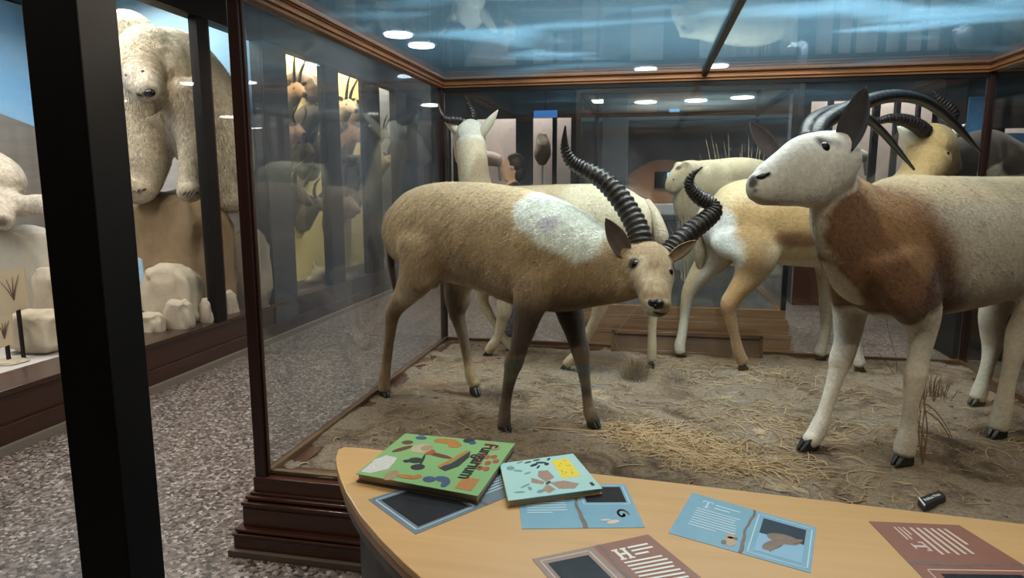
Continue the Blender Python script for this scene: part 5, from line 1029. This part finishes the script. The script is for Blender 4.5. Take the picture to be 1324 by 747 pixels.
# ------------------------------------------------ far lit cabinets
PINK = mat('pink_backdrop', (.80, .66, .62), .8, noise=(2, .8, (.68, .54, .52), (1, 1, .3)))
def far_cab(name, label, Y, xs, ztop, x0, x1, depth_=.6, zb=.75):
    t = thing(name, label, 'display case', ((x0+x1)/2, Y, 0)); m = MB(); m.box((x0, Y, 0), (x1, Y+.1, zb)); m.build('base', MAHX, t)
    MB().box((x0, Y, ztop), (x1, Y+.1, CZ)).build('header', CHAR, t); e = [x0]+[v for p in xs for v in p]+[x1]
    for i in range(0, len(e), 2):
        if e[i+1]-e[i] > .01: MB().box((e[i], Y, zb), (e[i+1], Y+.1, ztop)).build('post', DARKF if i % 4 else CHAR, t)
    MB().box((x0+.12, Y+depth_, 0), (x1-.12, Y+depth_+.05, CZ)).build('backdrop', PINK, t)
    for a in (x0, x1-.04): MB().box((a, Y+.1, 0), (a+.04, Y+depth_+.05, CZ)).build('side_panel', CHAR, t); MB().box((x0, Y+.1, zb-.05), (x1, Y+depth_, zb)).build('shelf', PINK, t)
    for a, b in xs: MB().box((a, Y+.03, zb), (b, Y+.038, ztop)).build('pane', GLASS, t)
    return t
ex = lambda px, Y: aY(px, 200, Y).x
far_cab('wall_cabinet', 'far lit cabinet with pinkish-white backdrops at the left of the second case', 10.4, [(ex(a, 10.4), ex(b, 10.4)) for a, b in ((578, 586), (600, 667), (688, 714), (719, 738))], aY(650, 153, 10.4).z, ex(560, 10.4), ex(747, 10.4))
far_cab('wall_cabinet', 'far lit cabinet with pinkish-white backdrops behind the oryx horns', 9.2, [(ex(a, 9.2), ex(b, 9.2)) for a, b in ((1045, 1068), (1074, 1092), (1096, 1126), (1134, 1154), (1160, 1182), (1186, 1235))], aY(1150, 128, 9.2).z, ex(1036, 9.2), ex(1240, 9.2))
far_cab('wall_cabinet', 'far lit cabinet at the right edge beyond the corner post', 8.6, [(ex(a, 8.6), ex(b, 8.6)) for a, b in ((1246, 1262), (1296, 1360))], aY(1310, 165, 8.6).z, ex(1243, 8.6), ex(1400, 8.6))
def far_bird(px, py, Y, s, lab, c):
    K = P3; t = thing('mounted_bird', lab, 'mounted bird', tuple(aY(px, py+s*1.3, Y)))
    fuse('body', [(st_of(K, [(px, py-s*.95, Y, s*.36), (px, py-s*.7, Y, s*.42), (px+1, py-s*.2, Y, s*.55), (px, py+s*.5, Y, s*.6), (px, py+s, Y, s*.35)]), V((1, 0, 0)))], [], t, c, [(tuple(K(px, py-s*.6, Y-.1)), tuple(K(px, py-s*.6, Y-.1)), .08, .05, (.6, .5, .4))], FUR, .012, 2)
    MB().tube([(K(px, py+s*1.1, Y), .02), (V((K(px, py, Y).x, Y, .76)), .02)], V((1, 0, 0)), 8, 2).build('stand', mat('white_stand', (.7, .7, .7), .5), t)
    MB().tube([(K(px-s*.1, py-s*.65, Y-.12), .02), (K(px-s*.1, py-s*.5, Y-.2), .004)], V((1, 0, 0)), 7, 3).build('beak', HORN, t, True)
far_bird(701, 192, 10.75, 18, 'brown owl-like bird on a white stand in the far left cabinet', (.28, .2, .15))
def silhouette(px, py, Y, s, lab, c, name='mounted_animal'):
    K = P3; b = K(px, py, Y); t = thing(name, lab, 'mounted animal', (b.x, Y, .75))
    fuse('body', [(st_of(K, [(px+s*.3, py+s*.1, Y, s*.3), (px-s*.1, py, Y, s*.36), (px-s*.4, py-s*.05, Y, s*.28)]), V((0, 1, 0))), (st_of(K, [(px-s*.35, py-s*.1, Y, s*.2), (px-s*.5, py-s*.55, Y, s*.13), (px-s*.62, py-s*.62, Y, s*.1)]), V((0, 1, 0))), (st_of(K, [(px-s*.35, py+s*.1, Y, s*.12), (px-s*.35, py+s*1.1, Y, s*.07)]), V((0, 1, 0))), (st_of(K, [(px+s*.35, py+s*.1, Y, s*.14), (px+s*.38, py+s*1.1, Y, s*.07)]), V((0, 1, 0)))], [], t, c, [], FUR, .014, 2)
silhouette(637, 205, 10.75, 26, 'pale pinkish mounted animal in the far left cabinet behind the person', (.55, .42, .38)); silhouette(1110, 200, 9.55, 24, 'grey-white mounted animal in the far cabinet behind the oryx ear', (.5, .45, .42)); silhouette(1052, 215, 9.55, 20, 'brown mounted animal low in the far cabinet left of the oryx ear', (.3, .2, .15))
silhouette(1312, 200, 8.95, 30, 'brown mounted animal in the cabinet at the right edge', (.35, .22, .14))
BLU = mat('blue_panel', (.03, .12, .32), .5, noise=(8, .9, (.08, .25, .5)))
tag(MB().box((aY(1252, 150, 8.5).x, 8.5, 0), (aY(1276, 150, 8.5).x, 8.54, aY(1250, 125, 8.5).z)).build('blue_banner', BLU, None, loc=(aY(1260, 150, 8.5).x, 8.5, .4)), 'tall dark blue banner left of the right corner post', 'banner')
tag(MB().box((aY(1302, 190, 8.5).x, 8.5, 0), (aY(1345, 190, 8.5).x, 8.54, aY(1310, 172, 8.5).z)).build('blue_banner', BLU, None, loc=(aY(1320, 150, 8.5).x, 8.5, .4)), 'blue banner at the right edge beyond the corner post', 'banner')
tag(MB().box((aY(690, 152, 9.6).x, 9.6, aY(690, 152, 9.6).z), (aY(720, 143, 9.6).x, 9.64, aY(690, 143, 9.6).z)).box((aY(704, 150, 9.6).x, 9.61, aY(690, 143, 9.6).z), (aY(706, 150, 9.6).x, 9.63, CZ-.001), 1).build('hanging_sign', [mat('screen_blue', (.02, .06, .12), .4, emit=(.05, .25, .7), est=.5), DARKF], None), 'small glowing blue sign under the ceiling above the owl-like bird', 'sign')
def hump():
    K = P3; Y = 6.9; t = thing('mounted_animal', 'black humped shaggy mount rising behind the oryx back at the right', 'mounted animal', (K(1270, 260, Y).x, Y, 0))
    fuse('body', [(st_of(K, [(1232, 236, Y, 16), (1250, 215, Y, 34), (1270, 208, Y, 40), (1290, 214, Y, 36), (1330, 240, Y, 40), (1360, 262, Y, 26)]), V((0, 1, 0))), (st_of(K, [(1262, 240, Y, 22), (1264, 300, Y, 14), (1264, 372, Y, 11)]), V((0, 1, 0))), (st_of(K, [(1345, 250, Y, 22), (1350, 300, Y, 14), (1350, 372, Y, 11)]), V((0, 1, 0)))], [], t, (.018, .016, .018), [], fur_mat('black_fur', scale=40), .014, 2)
    z = K(1264, 380, Y).z; MB().box((K(1225, 300, Y).x, Y-.35, .0), (K(1400, 300, Y).x, Y+.35, z+.02)).build('plinth', DARKF, t)
hump()
# bench box glimpsed under the oryx belly
tag(MB().box((aZ(1216, 428, 0).x, aZ(1216, 428, 0).y, 0), (aZ(1252, 428, 0).x, aZ(1216, 428, 0).y+.3, .21)).build('blue_box', mat('box_blue', (.03, .09, .16), .5), None, bevel=.01, loc=tuple(aZ(1234, 428, 0))), 'dark blue box on the floor seen under the oryx belly', 'box')

# ------------------------------------------------ far end of the hall
def kiosk():
    Y = 15.; t = thing('reception_kiosk', 'curved orange-brown kiosk wall with a screen at the far end of the hall', 'kiosk', (ex(858, Y), Y, 0))
    a, b = aY(812, 262, Y), aY(903, 262, Y); zt = aY(858, 206, Y).z; m = MB(); n = 14; pts = [(b.x, b.z), (a.x, a.z)]
    pts = [(a.x, .0)]+[(a.x+(b.x-a.x)*i/n, a.z+.5+(zt-a.z-.5)*math.sin(PI*(.08+.84*i/n))) for i in range(n+1)]+[(b.x, .0)]
    m.slab([(p[0], Y, p[1]) for p in pts], (0, 1, 0), .2); m.build('wall_panel', mat('orange_brown', (.42, .22, .14), .6), t)
    MB().box((aY(846, 240, Y).x, Y-.06, aY(846, 243, Y).z), (aY(880, 240, Y).x, Y, aY(846, 222, Y).z)).build('niche', DARKF, t)
    MB().box((aY(862, 240, Y).x, Y-.09, aY(846, 235, Y).z), (aY(875, 240, Y).x, Y-.06, aY(846, 223, Y).z)).build('screen', mat('screen_lit', (.05, .2, .4), .4, emit=(.15, .5, .9), est=2.), t)
    MB().box((a.x-.3, Y-.8, 0), (b.x+.2, Y-.4, aY(846, 264, Y-.8).z)).build('counter', mat('white_counter', (.60, .60, .62), .5), t)
kiosk()
for px, lab in ((865, 'dark grey litter bin standing in front of the far white counter, left one'), (886, 'dark grey litter bin at the far white counter, nearer the cream animal')):
    Y = 13.2; b = V((ex(px, Y), Y, 0)); t = thing('litter_bin', lab, 'bin', tuple(b)); h = 1.0
    MB().box(b-V((.17, .17, 0)), b+V((.17, .17, h-.12))).build('body', mat('bin_grey', (.06, .065, .08), .5), t, bevel=.02); MB().box(b+V((-.19, -.19, h-.12)), b+V((.19, .19, h))).build('lid', mat('bin_lid', (.09, .10, .12), .5), t, bevel=.02)
for i, (x, n) in enumerate(((ex(795, 12.5), 0), (ex(1040, 12.5), 0))):
    struct(MB().box((x-.22, 12.4, 0), (x+.22, 12.9, CZ)).build('pillar', mat('pillar_grey', (.10, .11, .13), .6)))
struct(MB().box((ex(700, 17.), 17.5, 3.15), (ex(1100, 17.), 17.8, CZ-.001)).build('beam', mat('beam_pale', (.30, .33, .36), .6)))

# ------------------------------------------------ visitors
def person(Xc, Y, h, face, lab, top, legs_c, hair, sleeve=None):
    t = thing('person', lab, 'person', (Xc, Y, 0)); f = V(face).normalized(); s = V((-f.y, f.x, 0)); k = h/1.75; B = V((Xc, Y, 0)); Zv = lambda z, a=0, b=0: B+V((0, 0, z*k))+f*(a*k)+s*(b*k)
    T = []
    T.append(([(Zv(.92), .15*k, .16*k), (Zv(1.05, .01), .13*k, .15*k), (Zv(1.25, .02), .13*k, .18*k), (Zv(1.40), .12*k, .20*k), (Zv(1.47, -.01), .07*k, .11*k)], s)); T.append(([(Zv(1.44), .055*k), (Zv(1.52, .01), .05*k), (Zv(1.56, .02), .05*k)], s))
    T.append(([(Zv(1.53, .03), .065*k, .055*k), (Zv(1.60, .02), .095*k, .075*k), (Zv(1.68, .0), .095*k, .078*k), (Zv(1.73, -.01), .06*k, .05*k)], s))
    for q in (-1, 1):
        T.append(([(Zv(.95, 0, q*.09), .10*k), (Zv(.70, .01, q*.1), .085*k), (Zv(.48, .01, q*.1), .06*k), (Zv(.25, -.01, q*.1), .055*k), (Zv(.08, -.01, q*.1), .045*k)], s)); T.append(([(Zv(.05, -.04, q*.1), .045*k), (Zv(.04, .06, q*.1), .042*k), (Zv(.035, .15, q*.1), .032*k)], s))
        T.append(([(Zv(1.40, 0, q*.19), .06*k), (Zv(1.22, -.02, q*.235), .05*k), (Zv(1.10, .0, q*.24), .043*k), (Zv(.98, .10, q*.22), .036*k), (Zv(.90, .17, q*.20), .026*k)], s))
        c = Zv(.87, .20, q*.195); T.append(([(Zv(.90, .17, q*.20), .024*k, .03*k), (c, .017*k, .036*k), (Zv(.845, .22, q*.19), .014*k, .034*k)], s))
        for i in range(4): T.append(([(c+s*((i-1.5)*.018*k), .009*k), (c+s*((i-1.5)*.019*k)+f*.03*k-V((0, 0, .03*k)), .009*k), (c+s*((i-1.5)*.018*k)+f*.035*k-V((0, 0, (.055+.01*(i in (1, 2)))*k)), .007*k)], s))
        T.append(([(c-s*(q*.03*k), .010*k), (c-s*(q*.05*k)+f*.02*k-V((0, 0, .02*k)), .009*k)], s))
    nose = Zv(1.61, .105); T.append(([(Zv(1.64, .09), .01*k), (nose, .014*k)], s))
    SK = (.55, .36, .27); paint = [(tuple(Zv(.0, 0)), tuple(Zv(.90, 0)), .32, .03, legs_c), (tuple(Zv(.0, .05)), tuple(Zv(.03, .05)), .2, .02, (.03, .03, .035)), (tuple(Zv(1.0)), tuple(Zv(1.42)), .30, .02, top), (tuple(Zv(1.55, .03)), tuple(Zv(1.72)), .11, .01, SK)]
    for q in (-1, 1): paint += [(tuple(Zv(1.40, 0, q*.19)), tuple(Zv(.96, .12, q*.215)), .07, .01, top), (tuple(Zv(.90, .175, q*.2)), tuple(Zv(.82, .24, q*.19)), .055, .01, SK), (tuple(Zv(1.64, .085, q*.03)), tuple(Zv(1.64, .09, q*.03)), .012, .008, (.04, .03, .03))]
    paint.append((tuple(Zv(1.575, .09)), tuple(Zv(1.575, .095)), .018, .012, (.35, .13, .11)))
    cl = fur_mat('cloth_skin_'+str(round(Xc)), amt=.08, bstr=.15)
    fuse('body', T, [(Zv(1.63, .01, .08), .02*k), (Zv(1.63, .01, -.08), .02*k)], t, SK, paint, cl, .008, 2)
    m = MB(); m.ball(Zv(1.675, -.025), (.10*k, .10*k, .10*k)); m.ball(Zv(1.60, -.055), (.075*k, .075*k, .10*k)); m.build('hair', mat('hair_dark', (.02, .015, .013), .6, bump=(70, .6)), t, True)
person(-1.36, 6.75, 1.84, (-.95, -.3, 0), 'person with dark hair in a dark top and blue jeans standing behind the case', (.03, .035, .05), (.05, .075, .14), 1)

# ================================================================== light
def area(x, y, z, sx, sy, e, c, rot=(0, 0, 0)):
    l = bpy.data.lights.new('lamp', 'AREA'); l.shape = 'RECTANGLE'; l.size = sx; l.size_y = sy; l.energy = e; l.color = c
    o = bpy.data.objects.new('area_lamp', l); COL.objects.link(o); o.location = (x, y, z); o.rotation_euler = rot; return o
W = (1, .86, .69); N_ = (1, .95, .88); CO = (.85, .93, 1)
def spot(x, y, z, e, ang=120, c=N_, r=.12, aim=None, blend=.8):
    l = bpy.data.lights.new('spot', 'SPOT'); l.energy = e; l.color = c; l.spot_size = math.radians(ang); l.spot_blend = blend; l.shadow_soft_size = r
    o = bpy.data.objects.new('spot_lamp', l); COL.objects.link(o); o.location = (x, y, z)
    if aim: o.rotation_euler = (V(aim)-V((x, y, z))).to_track_quat('-Z', 'Y').to_euler()
    return o
for x_, a_ in ((-1.0, (-.6, 3.9, .9)), (.4, (.4, 3.8, .9)), (1.8, (1.3, 3.6, .9))): spot(x_, .9, CZ-.06, 70, 55, W, .10, a_)
area(.3, 3.7, 3.3, 2.6, 1.2, 215, W)
area(-4.9, 3.6, 3.3, 1.2, 4.4, 95, N_, (0, math.radians(-8), 0)); area(-4.6, 5.6, 3.34, 1.2, .6, 8, N_); spot(-3.9, 4.2, 3.3, 45, 60, W, .15, (-4.1, 5.3, 2.1))  # lamps inside the display, with extra unseen light added on the bear
area(-3.95, 8.0, 3.36, .4, 3.2, 130, W); area(-3.95, 10.5, 3.36, .4, 1.2, 16, N_)
area(ex(650, 10.7), 10.75, 3.3, 2.2, .3, 40, N_); area(ex(1135, 9.5), 9.5, 3.3, 2.3, .3, 45, N_); area(ex(1320, 8.9), 8.9, 3.3, 1.6, .3, 25, N_)
spot(.3, 7.2, 3.32, 260, 90); spot(2.6, 7.4, 3.3, 150, 130, N_); spot(-1.9, 8.2, 3.3, 120, 130, N_); spot(1.8, 12.5, 3.3, 160, 130, CO); spot(.2, 13.6, 3.34, 170, 100, W); spot(-.6, 12.6, 3.3, 160, 130, CO)  # unseen spots, some added to brighten the floor behind and the kiosk
for x, y in LAMPS: spot(x, y, CZ-.06, 55, 130)
for x, y, e in ((-2.6, 1.2, 60), (-2.6, 3.2, 70), (-2.7, 5.4, 70), (3.2, 3.0, 60), (3.4, 6.0, 60), (-.9, 1.1, 45), (1.4, 1.0, 45)): spot(x, y, CZ-.06, e, 120, W)
w = bpy.data.worlds.new('world'); S.world = w; w.use_nodes = True; w.node_tree.nodes['Background'].inputs[0].default_value = (.10, .12, .15, 1); w.node_tree.nodes['Background'].inputs[1].default_value = .5
S.view_settings.view_transform = 'Standard'; S.view_settings.look = 'None'; S.view_settings.gamma = 1; S.view_settings.use_curve_mapping = False; S.view_settings.exposure = .42
S.cycles.transparent_max_bounces = 40; S.cycles.max_bounces = 8; S.cycles.caustics_reflective = False; S.cycles.caustics_refractive = False
GROUPS = {'antelope': 'antelopes in the glass case', 'oryx': 'antelopes in the glass case', 'mounted_trophy': 'mounted heads in the trophy cabinet', 'ceiling_downlight': 'round ceiling lights', 'information_panel': 'panels', 'info_panel': 'information panels set in the table', 'book': 'books on the table',
          'boulder': 'rocks in the polar bear display', 'rock_block': 'rocks in the polar bear display', 'litter_bin': 'litter bins by the far counter', 'polar_bear': 'polar bears in the wall case', 'drawing_card': 'cards in the polar bear display', 'wall_cabinet': 'far lit cabinets', 'grass_tuft': 'dry grass tufts in the glass case', 'grass_clump': 'dry grass in the second case',
          'twig': 'twigs behind the oryx', 'blue_banner': 'blue banners at the right', 'display_case': 'glass display cases'}
for o in bpy.data.objects:
    if o.parent is None and 'category' in o:
        n = o.name.split('.')[0]
        if n in GROUPS: o['group'] = GROUPS[n]
    if '_o' in o: del o['_o']
